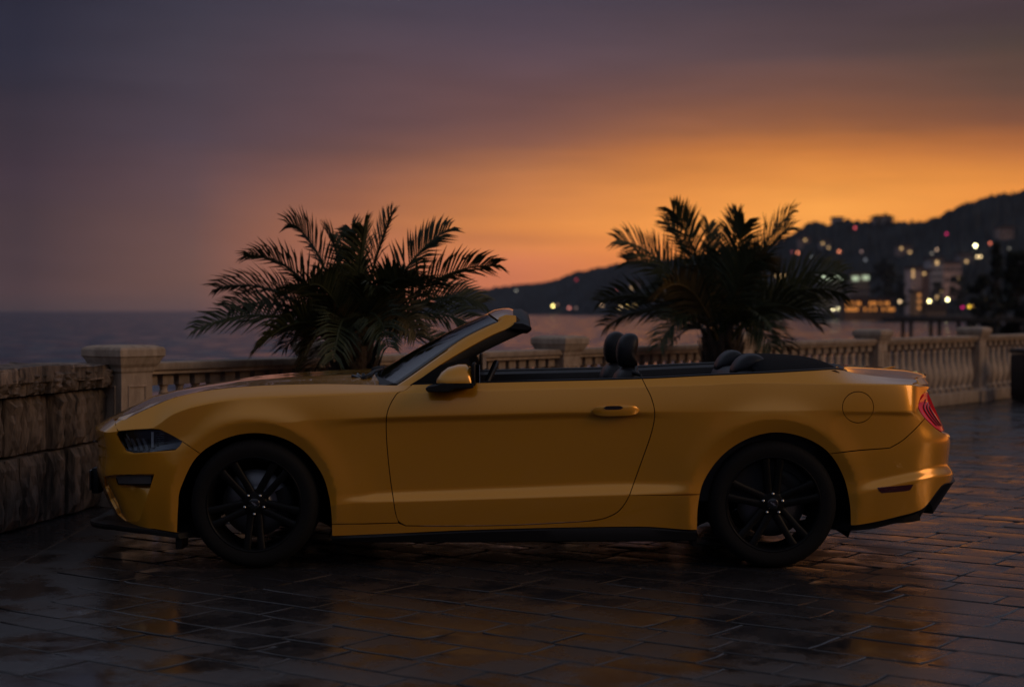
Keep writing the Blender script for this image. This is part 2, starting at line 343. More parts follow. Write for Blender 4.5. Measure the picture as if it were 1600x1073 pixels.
def seen(c, Z, px, *_):
    py = HOR + EYE * F / Z
    if not (-90 < px < 1690 and py < 1110): return False
    if -2.2 < c.x < 2.25 and Z > 9.7 and HOR + (EYE - .2) * F / Z < 838 + 0 and 170 < px < 1470: return False
    return True
cells.sort(key=lambda q: q[1]); vis = [q for q in cells if seen(*q)][:300]; visid = {id(q) for q in vis}
rest = [q for q in cells if id(q) not in visid]
rz = math.atan2(E2.y, E2.x)
def cell_rot(k): r_ = random.Random(k * 13 + 5); return Matrix.Rotation(rz, 3, 'Z') @ Matrix.Rotation(r_.uniform(-.006, .006), 3, 'X') @ Matrix.Rotation(r_.uniform(-.004, .004), 3, 'Y') @ Matrix.Rotation(r_.uniform(-.012, .012) + math.pi * r_.randrange(2), 3, 'Z'), r_.uniform(-.002, .002)
for k, (c, Z, px, ln_, rw) in enumerate(vis):
    me = variants[k * 7 % 6][0]; Rm, dz = cell_rot(k); o = bpy.data.objects.new('paving_stone', me); COL.objects.link(o); o.parent = ground; o.matrix_local = Matrix.Translation((c.x, c.y, dz)) @ Rm.to_4x4() @ Matrix.Diagonal(((ln_ - GAP) / (LEN - GAP), (rw - GAP) / (ROW - GAP), 1, 1))
V, Fc = [], []
for k, (c, Z, px, ln_, rw) in enumerate(rest):
    Rm, dz = cell_rot(k + 999); vv, ff_ = variants[k * 5 % 6][1:]; o = len(V)
    sx_, sy_ = (ln_ - GAP) / (LEN - GAP), (rw - GAP) / (ROW - GAP); V += [tuple(Rm @ Vector((p[0] * sx_, p[1] * sy_, p[2])) + Vector((c.x, c.y, dz))) for p in vv]; Fc += [tuple(i + o for i in f) for f in ff_]
pv_ = mesh('paving', V, Fc, M['paver'], parent=ground); shade(pv_.data, 14); tag(pv_, kind='stuff')
# long border slabs beside the wall
for k in range(9):
    y0 = 2.6 - k * 1.15; 
    q = []
    for yy in (y0, y0 - 1.14):
        xl = (wa + wn * .02 + WD * ((wa.y - yy) / .985)).x; xr = -2.37 - .02 * (yy + 1) - .27
        q.append((xl, xr, yy))
    V = [(q[1][0], q[1][2], -.013), (q[1][1], q[1][2], -.013), (q[0][1], q[0][2], -.013), (q[0][0], q[0][2], -.013)]
    dz = random.uniform(-.001, .001)
    V2 = V + [(x, y, -.002 + dz) for x, y, z in V]; 
    o = mesh('border_slab', V2, [(4, 5, 6, 7), (0, 1, 5, 4), (1, 2, 6, 5), (2, 3, 7, 6), (3, 0, 4, 7)], M['slab'], parent=ground)
    b_ = o.modifiers.new('b', 'BEVEL'); b_.width = .004; b_.segments = 1

# rough stone wall on the left
wall = empty('stone_wall', tuple(wa)); tag(wall, 'low rough dark stone wall running towards the camera at the left edge', 'wall')
def stone(L_, H_, D_, seed, amp=.02):
    bm = bmesh.new(); nx, ny = 9, 7; bmesh.ops.create_grid(bm, x_segments=nx, y_segments=ny, size=.5)
    rg = np.random.default_rng(seed); pr_ = rg.uniform(.0, .03); tx, tz = rg.normal(0, .02, 2); cols = np.convolve(rg.normal(0, 1, nx + 5), [.25, .5, .25], 'same')
    for v in bm.verts:
        x, z = v.co.x, v.co.y; ed = min(.5 - abs(x), .5 - abs(z)); dd = pr_ + tx * x + tz * z + amp * (cols[int(round((x + .5) * nx)) + 1] + rg.normal() * .45)
        if ed < .01: dd = pr_ * .5 - .008 + rg.normal() * .004; x *= .985 + rg.uniform(-.02, .01); z *= .99 + rg.uniform(-.015, .005)
        v.co = (x * L_, -dd, z * H_)
    ee = [e for e in bm.edges if e.is_boundary]; ex = bmesh.ops.extrude_edge_only(bm, edges=ee); bmesh.ops.translate(bm, vec=(0, D_, 0), verts=[g for g in ex['geom'] if isinstance(g, bmesh.types.BMVert)])
    bmesh.ops.triangulate(bm, faces=[f for f in bm.faces if abs(f.normal.y) > .3]); bmesh.ops.recalc_face_normals(bm, faces=bm.faces)
    me = bpy.data.meshes.new('stone'); bm.to_mesh(me); bm.free(); me.materials.append(M['wall'])
    return me
sv = [stone(1, 1, .25, 50 + k) for k in range(8)]
wrz = math.atan2(WD.y, WD.x)
for (z0, z1, proud) in ((0, .45, 0), (.45, .82, -.01), (.82, .97, .05)):
    t = -.05; kk = 0
    while t < 13.5:
        l = random.uniform(.11, .27) if proud < .04 else random.uniform(.2, .5)
        c = wa + WD * (t + l / 2) + wn * (proud - .02 + random.uniform(-.022, .018)); o = bpy.data.objects.new('stone', sv[random.randrange(8)]); COL.objects.link(o); o.parent = wall
        o.matrix_parent_inverse = Matrix.Identity(4); o.location = c - wa + Vector((0, 0, (z0 + z1) / 2)); o.rotation_euler = (0, 0, wrz + math.pi * 0); o.scale = (l - .016, 1, z1 - z0 - .012)
        # grid faces -y locally: turn so that it faces the promenade
        o.rotation_euler = (0, 0, math.atan2(wn.y, wn.x) + math.pi / 2); t += l
core = []
a_, b_ = wa - Vector((0, 0, 0)), wa + WD * 13.6
V = [(0, 0, 0)] * 0
for p_ in (wa + wn * -.09, wa + WD * 13.6 + wn * -.09, wa + WD * 13.6 - wn * .40, wa - wn * .40):
    V.append(p_ - wa)
V2 = [(v.x, v.y, -.02) for v in V] + [(v.x, v.y, .93) for v in V]
fixn(mesh('wall_core', V2, [(0, 1, 2, 3), (4, 5, 6, 7)] + [(i, (i + 1) % 4, (i + 1) % 4 + 4, i + 4) for i in range(4)], M['wallcore'], parent=wall))
t = 0
while t < 13.4:
    l = random.uniform(.5, .8); c = wa + WD * (t + l / 2) - wn * .18 - wa
    bm = bmesh.new(); bbox(bm, (0, 0, 0), (l - .015, .46, .10), .015, 2); bmesh.ops.subdivide_edges(bm, edges=bm.edges[:], cuts=1, use_grid_fill=True)
    for v in bm.verts: v.co += Vector((random.gauss(0, .003), random.gauss(0, .004), random.gauss(0, .005)))
    o = bmobj('coping_stone', bm, M['wall'], wall); o.location = c + Vector((0, 0, .945 + random.uniform(-.008, .008))); o.rotation_euler = (0, 0, wrz); t += l

# balustrade
bal = empty('balustrade', tuple(p1)); tag(bal, 'pale stone balustrade with square pillars along the sea edge', 'balustrade')
def lo(t, d=0, z=0): v = E1 * t + E2 * d; return (v.x, v.y, z)
brz = ANG
prof_sq = [(.20, 0), (.20, .16), (.185, .18), (.15, .20), (.14, .22), (.14, .92), (.15, .935), (.155, .96), (.175, .985), (.195, 1.03), (.205, 1.04), (.205, 1.085), (.195, 1.10), (.15, 1.115)]
def square_lathe(prof):
    V, Fc = [], []
    for r_, h in prof: V += [(-r_, -r_, h), (r_, -r_, h), (r_, r_, h), (-r_, r_, h)]
    for i in range(len(prof) - 1):
        for k in range(4): Fc.append((i * 4 + k, i * 4 + (k + 1) % 4, i * 4 + 4 + (k + 1) % 4, i * 4 + 4 + k))
    Fc.append(tuple(range(4))[::-1]); Fc.append(tuple(len(V) - 4 + k for k in range(4))); return V, Fc
V, Fc = square_lathe(prof_sq); pil = bpy.data.meshes.new('pillar'); pil.from_pydata(V, [], Fc); pil.materials.append(M['cast'])
pan = bpy.data.meshes.new('pillar_panel'); bm = bmesh.new()
for (cx, cz, sx, sz) in ((-.075, .57, .014, .52), (.075, .57, .014, .52), (0, .83, .164, .014), (0, .31, .164, .014)): bbox(bm, (cx, -.143, cz), (sx, .012, sz), .003, 1)
bm.to_mesh(pan); bm.free(); pan.materials.append(M['cast'])
bp_ = [(.0, .0), (.062, 0), (.062, .05), (.05, .06), (.044, .075), (.05, .09), (.056, .11), (.076, .16), (.083, .21), (.078, .26), (.064, .32), (.050, .38), (.043, .44), (.040, .50), (.046, .515), (.046, .53), (.036, .54), (.038, .56), (.055, .58), (0, .58)]
V, Fc = lathe(bp_, 14); A_ = (V, Fc)
B_ = square_lathe([(.062, 0), (.062, .05)]); C_ = square_lathe([(.068, .575), (.068, .645)])
C0 = .175
V, Fc = join(A_, B_, C_); bme = bpy.data.meshes.new('baluster'); bme.from_pydata(V, [], Fc); bme.materials.append(M['cast']); shade(bme, 45)
for k, t in enumerate(T_P):
    o = link('pillar', pil, bal, lo(t), (0, 0, brz)); link('pillar_panel', pan, o, (0, 0, 0))
    q = link('pillar_panel', pan, o, (0, 0, 0), (0, 0, -math.pi / 2))
for t0, t1 in zip(T_P[:-1], T_P[1:]):
    L_ = t1 - t0 - .28; tm = (t0 + t1) / 2
    for nm, z0, z1, w in (('bottom_rail', 0, .175, .30), ('top_rail', .82, .985, .27)):
        bm = bmesh.new()
        if nm == 'top_rail': bbox(bm, (0, 0, .960), (L_, .27, .055), .012, 2); bbox(bm, (0, 0, .9195), (L_, .21, .03), .006, 2)
        else: bbox(bm, (0, 0, .0875), (L_, .30, .175), .012, 2)
        bmobj(nm, bm, M['cast'], bal, lo(tm), (0, 0, brz))
    ib = T_P.index(t0); nb = max(2, round(L_ / (.16, .16, .18, .215, .235, .24, .24)[ib])); st = L_ / nb; ks = min(1, st / .205)
    for i in range(nb):
        o = link('baluster', bme, bal, lo(t0 + .14 + st * (i + .5), 0, C0), (0, 0, brz)); o.scale = (ks, ks, 1.13)

# ------------------------------------------------------------------ palms
def leaf_mat(name, c1, c2):
    m, nt, b = mat_new(name); N, L = nt.nodes, nt.links; g = N.new('ShaderNodeNewGeometry'); r = N.new('ShaderNodeValToRGB')
    r.color_ramp.elements[0].color = (*c1, 1); r.color_ramp.elements[1].color = (*c2, 1); L.new(g.outputs['Random Per Island'], r.inputs[0]); L.new(r.outputs[0], b.inputs['Base Color']); b.inputs['Roughness'].default_value = .45
    b.inputs['Specular IOR Level'].default_value = .3; b.inputs['Subsurface Weight'].default_value = 0; return m
M['frond'] = leaf_mat('palm_leaf', (.022, .032, .014), (.065, .072, .03)); M['dryfrond'] = leaf_mat('yellowing_palm_leaf', (.11, .08, .03), (.19, .13, .045))
M['trunk'] = stone_mat('palm_trunk_bark', (.02, .014, .010), (.09, .065, .045), .9, bump=.8, bsc=18)
def frond_mesh(base, tip, arch, seed, n=40, ll=.26, roll=0.):
    rg = random.Random(seed); b, t = Vector(base), Vector(tip); L_ = (t - b).length; hd = Vector((t.x - b.x, t.y - b.y, 0))
    c1 = b + hd * .26 + Vector((0, 0, (t.z - b.z) * .42 + arch * .95 + .02)); c2 = b + hd * .68 + Vector((0, 0, (t.z - b.z) * .86 + arch * 1.0 + .01))
    q = lambda s: (1 - s) ** 3 * b + 3 * s * (1 - s) ** 2 * c1 + 3 * s * s * (1 - s) * c2 + s ** 3 * t
    V, Fc = tube([q(i / 15) for i in range(16)], [.013 * (1 - i / 17) + .0025 for i in range(16)], 5)
    for i in range(n):
        s = .16 + .84 * (i / (n - 1)) ** .95; p = q(s); tg = (q(min(1, s + .02)) - q(s - .02)).normalized()
        sd = tg.cross(Vector((0, 0, 1)));  sd = sd.normalized() if sd.length > .05 else Vector((1, 0, 0)); up = sd.cross(tg).normalized()
        if roll: sd, up = sd * math.cos(roll) + up * math.sin(roll), up * math.cos(roll) - sd * math.sin(roll)
        for k in (-1, 1):
            ln = ll * (.45 + .75 * math.sin(math.pi * min(1, .18 + .80 * s)) ** .8) * rg.uniform(.85, 1.12)
            if rg.random() < .04: continue
            d = (sd * k * (.95 - .30 * s) + tg * (.42 + .55 * s) + up * .25 * rg.uniform(.3, 1.4) + Vector((rg.gauss(0, .06), rg.gauss(0, .06), rg.gauss(0, .06)))).normalized()
            w = .0100; wd_ = d.cross(up); wd_ = wd_.normalized() * w if wd_.length > .01 else sd * w
            e = p + d * ln + Vector((0, 0, -.10 * ln)); m_ = p + d * ln * .5 + Vector((0, 0, .01)); fold = up * w * .5
            o = len(V); V += [p - wd_ * .5, p + wd_ * .5, m_ - wd_ + fold, m_, m_ + wd_ + fold, e]
            Fc += [(o, o + 3, o + 2), (o, o + 1, o + 3), (o + 1, o + 4, o + 3), (o + 2, o + 3, o + 5), (o + 3, o + 4, o + 5)]
    return V, Fc
def palm(label, bpx, bpy_, Z, tips, seed, size, trunk_r, fill=26, low=None):
    rg = random.Random(seed); c = Vector(WZ(bpx, bpy_, Z)); root = empty('palm_tree', (c.x, c.y, 0)); tag(root, label, 'palm tree', 'young palms on the promenade')
    secs = []; h = c.z + .02; rows = 9
    V, Fc = [], []
    prof = [(trunk_r * 1.15, 0), (trunk_r, .1), (trunk_r * .95, h * .5), (trunk_r * 1.05, h * .8), (trunk_r * .7, h)]
    a_ = lathe(prof, 14); parts_ = [a_]
    for i in range(rows * 9):      # old leaf bases round the trunk
        z = h * (.05 + .95 * i / (rows * 9)); a = i * 2.399; r_ = trunk_r * .95; d = Vector((math.cos(a), math.sin(a), 0)); s_ = Vector((-d.y, d.x, 0)); b0 = d * r_ + Vector((0, 0, z)); l = .13 + .1 * z / h
        e = b0 + d * (.05 + .05 * z / h) + Vector((0, 0, l)); parts_.append(([b0 - s_ * .045 - Vector((0, 0, .04)), b0 + s_ * .045 - Vector((0, 0, .04)), e + s_ * .02, e - s_ * .02, b0 + d * .03], [(0, 1, 4), (1, 2, 4), (2, 3, 4), (3, 0, 4), (0, 3, 2, 1)]))
    V, Fc = join(*parts_); mesh('trunk', V, Fc, M['trunk'], parent=root)
    crown = empty('crown', (0, 0, 0), root)
    org = Vector((c.x, c.y, 0))
    k = 0
    for tp in tips:
        px, py, dzz, arch = tp[:4]; tip = c + (Vector(WZ(px, py, Z + dzz)) - c) * .95; d = (tip - c); base = c + Vector((d.x * .06, d.y * .06, -.03 + .04 * rg.random()))
        V, Fc = frond_mesh(base - org, tip - org, arch * size, seed * 100 + k, n=46, ll=.25 * size, roll=rg.choice((-1, 1)) * rg.uniform(.35, 1.05)); k += 1
        mesh('frond', V, Fc, M['dryfrond'] if len(tp) > 4 else M['frond'], parent=crown)
    for i in range(fill):
        a = i * 2.399 + .3; el = R(rg.choice((8, 22, 38, 52, 66, 78)) + rg.uniform(-7, 7)); L_ = size * rg.uniform(.60, .86) * (.86 if el > R(60) else 1)
        d = Vector((math.cos(a) * math.cos(el), math.sin(a) * math.cos(el) * .95, math.sin(el)))
        tip = c + d * L_ - Vector((0, 0, .30 * size * math.cos(el) ** 2)); V, Fc = frond_mesh(c - org + d * .05, tip - org, .20 * size * math.cos(el), seed * 1000 + i, n=40, ll=.24 * size, roll=rg.uniform(-.6, .6)); mesh('frond', V, Fc, M['frond'], parent=crown)
    return root
palm('bushy young palm behind the windscreen of the yellow car', 553, 545, 12.4,
     [(299, 512, -.1, .18), (332, 446, .1, .14), (384, 396, -.2, .13), (451, 345, .1, .10), (512, 362, .3, .06), (549, 350, .5, .02), (570, 347, -.4, .02), (615, 329, 0, -.02), (706, 351, .1, .02), (782, 409, -.1, .10), (760, 470, .2, .16), (745, 505, -.4, .16), (470, 566, -.5, .26), (400, 540, -.7, .22), (655, 520, -.7, .22, 1), (520, 560, -.9, .3), (610, 540, -.9, .3), (480, 440, -.8, .1), (640, 430, -.7, .1), (350, 480, .6, .15), (478, 548, -.6, .2, 1)], 11, 1.08, .15, fill=10)
palm('bushy young palm behind the rear seats of the yellow car', 1128, 535, 16.8,
     [(959, 368, 0, .10), (1039, 344, .1, .06), (1048, 319, -.2, .04), (1106, 346, .4, .0), (1154, 325, 0, 0), (1165, 340, -.5, 0), (1242, 324, .1, .04), (1238, 350, -.3, .06), (1322, 420, 0, .14), (1328, 455, -.3, .18), (1284, 504, -.4, .26), (1209, 545, -.5, .30), (975, 402, .2, .12), (932, 468, -.1, .18), (940, 507, .2, .22), (1025, 540, -.5, .30), (1075, 390, -.8, .06), (1180, 400, -.8, .06), (1200, 405, -.3, .2, 1), (1030, 450, -.9, .2, 1), (1000, 470, .6, .2), (1300, 480, .5, .2)], 23, 1.28, .17, fill=10)
# dark litter bin at the right edge
bx_ = empty('litter_bin', tuple(Vector((7.75, 24.8 - CAMD, 0)))); tag(bx_, 'dark square litter bin by the balustrade at the right edge', 'bin'); bx_.rotation_euler = (0, 0, R(8))
M['bin'] = mat('dark_bin_metal', (.012, .012, .013), rough=.5, bump=.1)
box('body', (0, 0, .36), (.46, .46, .70), M['bin'], bx_, bev=.02)
for k in range(5): box('slat', (-.18 + .09 * k, -.236, .38), (.07, .012, .6), M['bin'], bx_, bev=.004)
for k in range(5): box('slat', (-.236, -.18 + .09 * k, .38), (.012, .07, .6), M['bin'], bx_, bev=.004)
box('lid', (0, 0, .76), (.50, .50, .07), M['bin'], bx_, bev=.02)
# ------------------------------------------------------------------ far shore: hills, town, trees, pier, lights
M['hill'] = mat('wooded_hillside', (.040, .046, .050), rough=.95, var=.45, vscale=.02, spec=0)
M['bark'] = mat('dark_bark', (.02, .016, .013), rough=.9)
M['tleaf'] = leaf_mat('dark_foliage', (.010, .014, .009), (.03, .036, .02))
ridge = [(640, 486.5), (676, 470), (700, 458), (735, 449.5), (748, 453), (775, 448), (800, 445.5), (850, 440.5), (878, 434.5), (886, 428), (905, 425), (930, 419), (960, 412.5), (1000, 406), (1060, 402), (1120, 396), (1180, 388), (1205, 381), (1235, 366), (1262, 348), (1272, 346), (1298, 351), (1303, 343), (1325, 342), (1340, 345), (1362, 346), (1405, 347), (1420, 346), (1445, 346), (1500, 321), (1540, 308), (1570, 302), (1600, 297), (1700, 276), (1850, 262), (2100, 270), (2500, 300), (3000, 330)]
rx_, ry_ = [r[0] for r in ridge], [r[1] for r in ridge]
def r_dist(px): return np.interp(px, [640, 900, 1200, 1450, 3000], [1550, 1300, 900, 760, 700])
def f_dist(px): return np.interp(px, [640, 900, 1100, 1250, 1450, 3000], [1500, 1150, 700, 520, 460, 440])
def ridge_z(px, Z): return EYE - (np.interp(px, rx_, ry_) - HOR) * Z / F
def hexp(px): return np.interp(px, [640, 1050, 1250], [.85, .95, 1.7])
nz = np.random.default_rng(3)
pxs = np.concatenate([np.arange(640, 1640, 3.), np.arange(1640, 3000, 20.)]); rows = 16; V = []
jit = nz.normal(0, 1, (len(pxs), rows + 3))
for i, px in enumerate(pxs):
    zr, zf = r_dist(px), f_dist(px); top = ridge_z(px, zr)
    for r_ in range(rows + 3):
        if r_ <= rows:
            t = r_ / rows; Z = zf + (zr - zf) * t; h = SEA - .3 + (top - SEA + .3) * (t ** hexp(px)) ; h += jit[i, r_] * .6 * (0 if r_ in (0, ) else 1) * (1 if r_ < rows else .9)
            px2 = px
        else: t = (r_ - rows); Z = zr + 150 * t; h = top - 25 * t
        x = (px - 800) * Z / F; V.append((x, Z - CAMD, h))
n = rows + 3; Fc = [(i * n + k, (i + 1) * n + k, (i + 1) * n + k + 1, i * n + k + 1) for i in range(len(pxs) - 1) for k in range(n - 1)]
tag(mesh('hills', V, Fc, M['hill'], False), 'dark wooded headland rising to the right behind the bay', kind='structure')
def hill_pt(px, py):       # where the ray through a pixel meets the slope
    zr, zf = r_dist(px), f_dist(px); top = ridge_z(px, zr); best = None
    for t in np.linspace(0, 1, 60):
        Z = zf + (zr - zf) * t; h = SEA - .3 + (top - SEA + .3) * (t ** hexp(px)); q = HOR + (EYE - h) * F / Z
        if q <= py: return Z, h
    return zr, top
# shore strip: a quay wall at the foot of the town
V, Fc = [], []; qx = np.arange(1180, 2300, 30.)
secs = []
for px in qx:
    Z = f_dist(px) - 4; x = (px - 800) * Z / F; secs.append([(x, Z - CAMD, SEA - 1), (x, Z - CAMD, SEA + 1.3), (x, Z + 30 - CAMD, SEA + 1.5), (x, Z + 30 - CAMD, SEA - 1)])
V, Fc = loft(secs); M['quay'] = mat('quay_stone', (.06, .055, .055), rough=.9, var=.3, vscale=.5); fixn(tag(mesh('quay', V, Fc, M['quay']), 'low stone quay along the far shore', kind='structure'))
# buildings
M['wlit'] = emit('lit_windows', (1, .62, .25), 1.1); M['wlit2'] = emit('pale_lit_windows', (.75, .9, .6), .55); M['wdark'] = mat('dark_window', (.02, .022, .028), rough=.2); M['roof'] = mat('dull_roof', (.07, .045, .04), rough=.9)
def building(px0, px1, pt, pb, Z, col, label, name='house', lit=0, lm=None, nx=4, nzz=4, roof=True, grp=None):
    a, b = WZ(px0, pt, Z), WZ(px1, pb, Z); w, h, dpt = b[0] - a[0], a[2] - b[2], max(8, (b[0] - a[0]) * .7); root = empty(name, ((a[0] + b[0]) / 2, a[1], b[2])); tag(root, label, 'building', grp)
    wm = mat(name + '_wall', col, rough=.9, var=.15, vscale=.3); box('wall', (0, dpt / 2, h / 2 - 2), (w, dpt, h + 4), wm, root)
    if roof: box('roof', (0, dpt / 2, h + .4), (w + .8, dpt + .8, .8), M['roof'], root)
    for i in range(nx):
        for j in range(nzz):
            on = random.random() < lit
            o = box('window', (-w / 2 + w * (i + .5) / nx, -.06, h * (j + .5) / nzz), (w / nx * .5, .14, h / nzz * .5), (lm or M['wlit']) if on else M['wdark'], root)
    return root
pk = (.78, .55, .48); gr_ = (.46, .43, .44)
building(1424, 1440, 420, 480, 486, pk, 'tall pinkish apartment tower left of the dark trees across the bay', 'apartment_tower', .14, nx=3, nzz=8)
building(1441, 1453, 424, 480, 492, (.22, .15, .14), 'narrower duller tower right beside the pinkish apartment tower', 'apartment_tower', .1, nx=2, nzz=8)
building(1454, 1474, 405, 470, 505, gr_, 'grey block rising behind the two towers across the bay', 'apartment_block', .12, nx=3, nzz=6)
building(1475, 1502, 412, 446, 510, pk, 'low pinkish house on the slope above the street lamps', 'house', .2, nx=4, nzz=2)
building(1278, 1316, 428, 468, 520, gr_, 'grey waterfront hotel with a pale lit top floor seen through the right palm', 'hotel', .0, None, 6, 3)
building(1330, 1358, 430, 476, 505, (.26, .19, .17), 'cream hotel with pale lit top windows beside the dark tree', 'hotel', .0, None, 4, 5)
for k, (x0, x1, y0, y1, Z) in enumerate(((1281, 1316, 430, 436.5, 519), (1331, 1341, 431.5, 438.5, 504), (1347, 1357, 430.5, 437, 504))):
    a, b = WZ(x0, y0, Z), WZ(x1, y1, Z); o = box('lit_balcony', ((a[0] + b[0]) / 2, a[1] - .6, (a[2] + b[2]) / 2), (b[0] - a[0], .4, a[2] - b[2]), M['wlit2'])
    tag(o, ('long pale lit balcony row on the grey waterfront hotel', 'left pale lit balcony on the cream hotel', 'right pale lit balcony on the cream hotel')[k], 'lit balcony')
rst = building(1321, 1398, 469, 488, 470, (.20, .11, .06), 'low waterfront restaurant glowing orange along the quay', 'restaurant', .55, emit('restaurant_glow', (1, .36, .07), 1.0), 19, 2)
building(1432, 1440, 456, 486, 463, (.5, .3, .15), 'small kiosk with painted-on orange lamplight beside the bright quay lamp', 'kiosk', .9, emit('kiosk_lamplight_glow', (1, .42, .12), .5), 1, 3)  # orange walls and glowing windows stand in for the quay lamp's light
building(1444, 1478, 478, 489, 462, (.2, .13, .08), 'low dim pavilion between two bright quay lamps', 'pavilion', .25, None, 6, 1)
building(1368, 1394, 339, 354, r_dist(1380) - 4, gr_, 'broad hilltop house on the ridge line', 'house', .0, None, 4, 1)
building(1303, 1318, 341, 352, r_dist(1310) - 4, gr_, 'small square house at the left end of the ridge', 'house', .0, None, 2, 1)
for k, (x0, x1, y0, y1) in enumerate(((1250, 1266, 372, 384), (1283, 1297, 377, 390), (1405, 1425, 385, 397), (1500, 1520, 398, 412), (1562, 1584, 356, 370), (1210, 1230, 428, 440), (985, 1004, 440, 452), (1040, 1056, 448, 460))):
    Z, h = hill_pt((x0 + x1) / 2, y1); building(x0, x1, y0, y1, Z - 3, (.26, .24, .25) if k % 2 else (.34, .25, .22), ['pinkish hillside house left of the small red light', 'grey hillside house over the right palm', 'pinkish hillside house under the ridge dip', 'grey hillside house below the brightest lamp', 'pinkish villa high at the right edge of the hill', 'grey house hidden behind the right palm crown', 'pinkish house on the slope left of the right palm', 'grey house low behind the right palm'][k], 'hillside_house', .34, None, 3, 2, grp='houses on the wooded hillside')
# lights (px, py, size px, colour, strength, label)
lights = [
 (806.6, 454, 4, (.9, .85, .7), .5, 'dim whitish lamp on the far headland'), (864, 478, 5, (1, .80, .25), 6, 'bright yellow lamp at the foot of the far headland'), (870.5, 476, 4, (1, .5, .3), .35, 'faint orange lamp just right of the bright yellow shore lamp'),
 (889.5, 481, 5, (1, .32, .25), 1.3, 'salmon shore lamp right of the bright yellow one'), (900, 481, 4, (.9, .6, .5), .3, 'faint lamp beside the salmon shore lamp'), (900.5, 437, 4, (1, .08, .12), .7, 'red lamp up on the far headland'),
 (966, 450, 5, (1, .2, .15), 1.1, 'red lamp on the slope left of the right palm'), (940.5, 477, 5, (1, .62, .35), 1.2, 'warm shore lamp above the near headrest'), (969, 480, 5, (1, .66, .3), 1.8, 'leftmost of three warm shore lamps beside the right palm'), (980, 479, 5, (1, .62, .15), 1.6, 'middle of three warm shore lamps beside the right palm'), (992.5, 477, 5, (1, .62, .2), 1.1, 'rightmost of three warm shore lamps beside the right palm'),
 (1110, 481, 4, (1, .75, .4), 1.5, 'shore lamp glinting through the middle of the right palm'), (1200, 481, 4, (1, .8, .45), 2, 'shore lamp glinting through right fronds of the palm'), (1222, 477, 5, (1, .85, .5), 4, 'brighter shore lamp glinting through the palm fronds'), (1237, 482, 4, (1, .8, .5), 2, 'small lamp low behind the right palm fronds'),
 (1238, 394, 4, (.9, .2, .25), .35, 'faint red hillside light just left of an orange one'), (1246.5, 395, 5, (1, .28, .14), 1.9, 'orange hillside light over the right palm'), (1269, 402, 4, (.7, .75, .7), .3, 'dim grey hillside light over the right palm'), (1311, 393, 5, (1, .30, .14), 2.0, 'orange hillside light below the ridge houses'), (1336, 356, 5, (1, .12, .14), 1.2, 'red light high under the hilltop house'),
 (1346, 393, 5, (.8, .5, .45), .35, 'dim pinkish light on the middle slope'), (1352, 406, 5, (.6, .65, .7), .3, 'dim grey light below the pinkish slope light'), (1380, 410, 5, (.7, .65, .55), .35, 'dim light at the tip of the dark shore tree'),
 (1302, 482.5, 5, (1, .85, .45), 4, 'left lamp of a bright quay pair beside the palm'), (1310.5, 482, 5, (1, .85, .45), 4.5, 'right lamp of a bright quay pair beside the palm'), (1271, 484, 4, (1, .6, .35), .9, 'small orange quay lamp under the palm fronds'), (1358, 481, 5, (1, .72, .45), 2.2, 'warm white lamp in front of the orange restaurant'), (1347, 484, 4, (1, .6, .2), 1.2, 'small amber lamp at the left of the restaurant'),
 (1383.5, 475, 5, (1, .42, .2), .7, 'dull orange lamp at the end of the restaurant'), (1406, 471, 5, (1, .68, .35), 2.3, 'warm lamp between the restaurant and the tower'), (1426.5, 472, 6, (1, .80, .28), 7, 'bright yellow quay lamp under the pinkish tower'), (1452, 470.5, 6, (1, .84, .34), 7, 'bright yellow quay lamp right of the kiosk'), (1480.5, 468, 6, (1, .92, .42), 8, 'rightmost of the three bright yellow quay lamps'),
 (1524, 384, 6, (1, .95, .5), 9, 'brightest white-yellow lamp on the right slope'), (1527, 401, 5, (1, .72, .35), 2.0, 'left of two close warm lamps below the brightest one'), (1532, 401, 5, (1, .72, .35), 2.0, 'right of two close warm lamps below the brightest one'), (1547, 380, 5, (1, .22, .12), 1.4, 'orange-red lamp right of the brightest lamp'), (1479, 365.5, 5, (1, .04, .22), .9, 'crimson light alone on the upper slope'),
 (1463.7, 390, 5, (1, .65, .42), .8, 'warm dim lamp on the slope above the towers'), (1456, 396, 5, (.7, .62, .5), .35, 'faint lamp left of the warm slope lamp'), (1577, 388, 4, (.7, .65, .5), .4, 'faint lamp over the dark trees at the right edge'),
 (1504, 480, 5, (.9, .02, .25), 1.0, 'magenta sign light beside the yellow quay lights'), (1515, 479, 6, (1, .62, .05), 2.2, 'left of two yellow sign lights on the quay'), (1521.5, 479, 5, (1, .5, .12), 1.8, 'right of two yellow sign lights on the quay')]
pole_m = mat('lamp_post', (.015, .015, .017), rough=.6)
for i, (px, py, sz, col, st, lb) in enumerate(lights):
    if py > 466: Z = f_dist(px) - 3 + (0 if px < 1240 else 6); g_ = SEA + 1.2
    else: Z, g_ = hill_pt(px, py + 6); Z -= 6
    x, y, z = WZ(px, py, Z); r_ = sz * Z / F / 2 * .72; root = empty('street_lamp', (x, y, min(g_, z - 2))); tag(root, lb, 'lamp', 'lit lamps across the bay'); hh = z - min(g_, z - 2)
    V, Fc = lathe([(.02, -r_)] + [(r_ * math.cos(a), r_ * math.sin(a)) for a in np.linspace(-1.4, 1.5, 9)] + [(.01, r_)], 14); mesh('globe', [(a, b, c + hh) for a, b, c in V], Fc, emit('lamp_glow', col, st * 1.25), True, root)
    V, Fc = tube([(0, 0, -1), (0, 0, hh - r_ * .9)], .09, 6); mesh('post', V, Fc, pole_m, True, root)
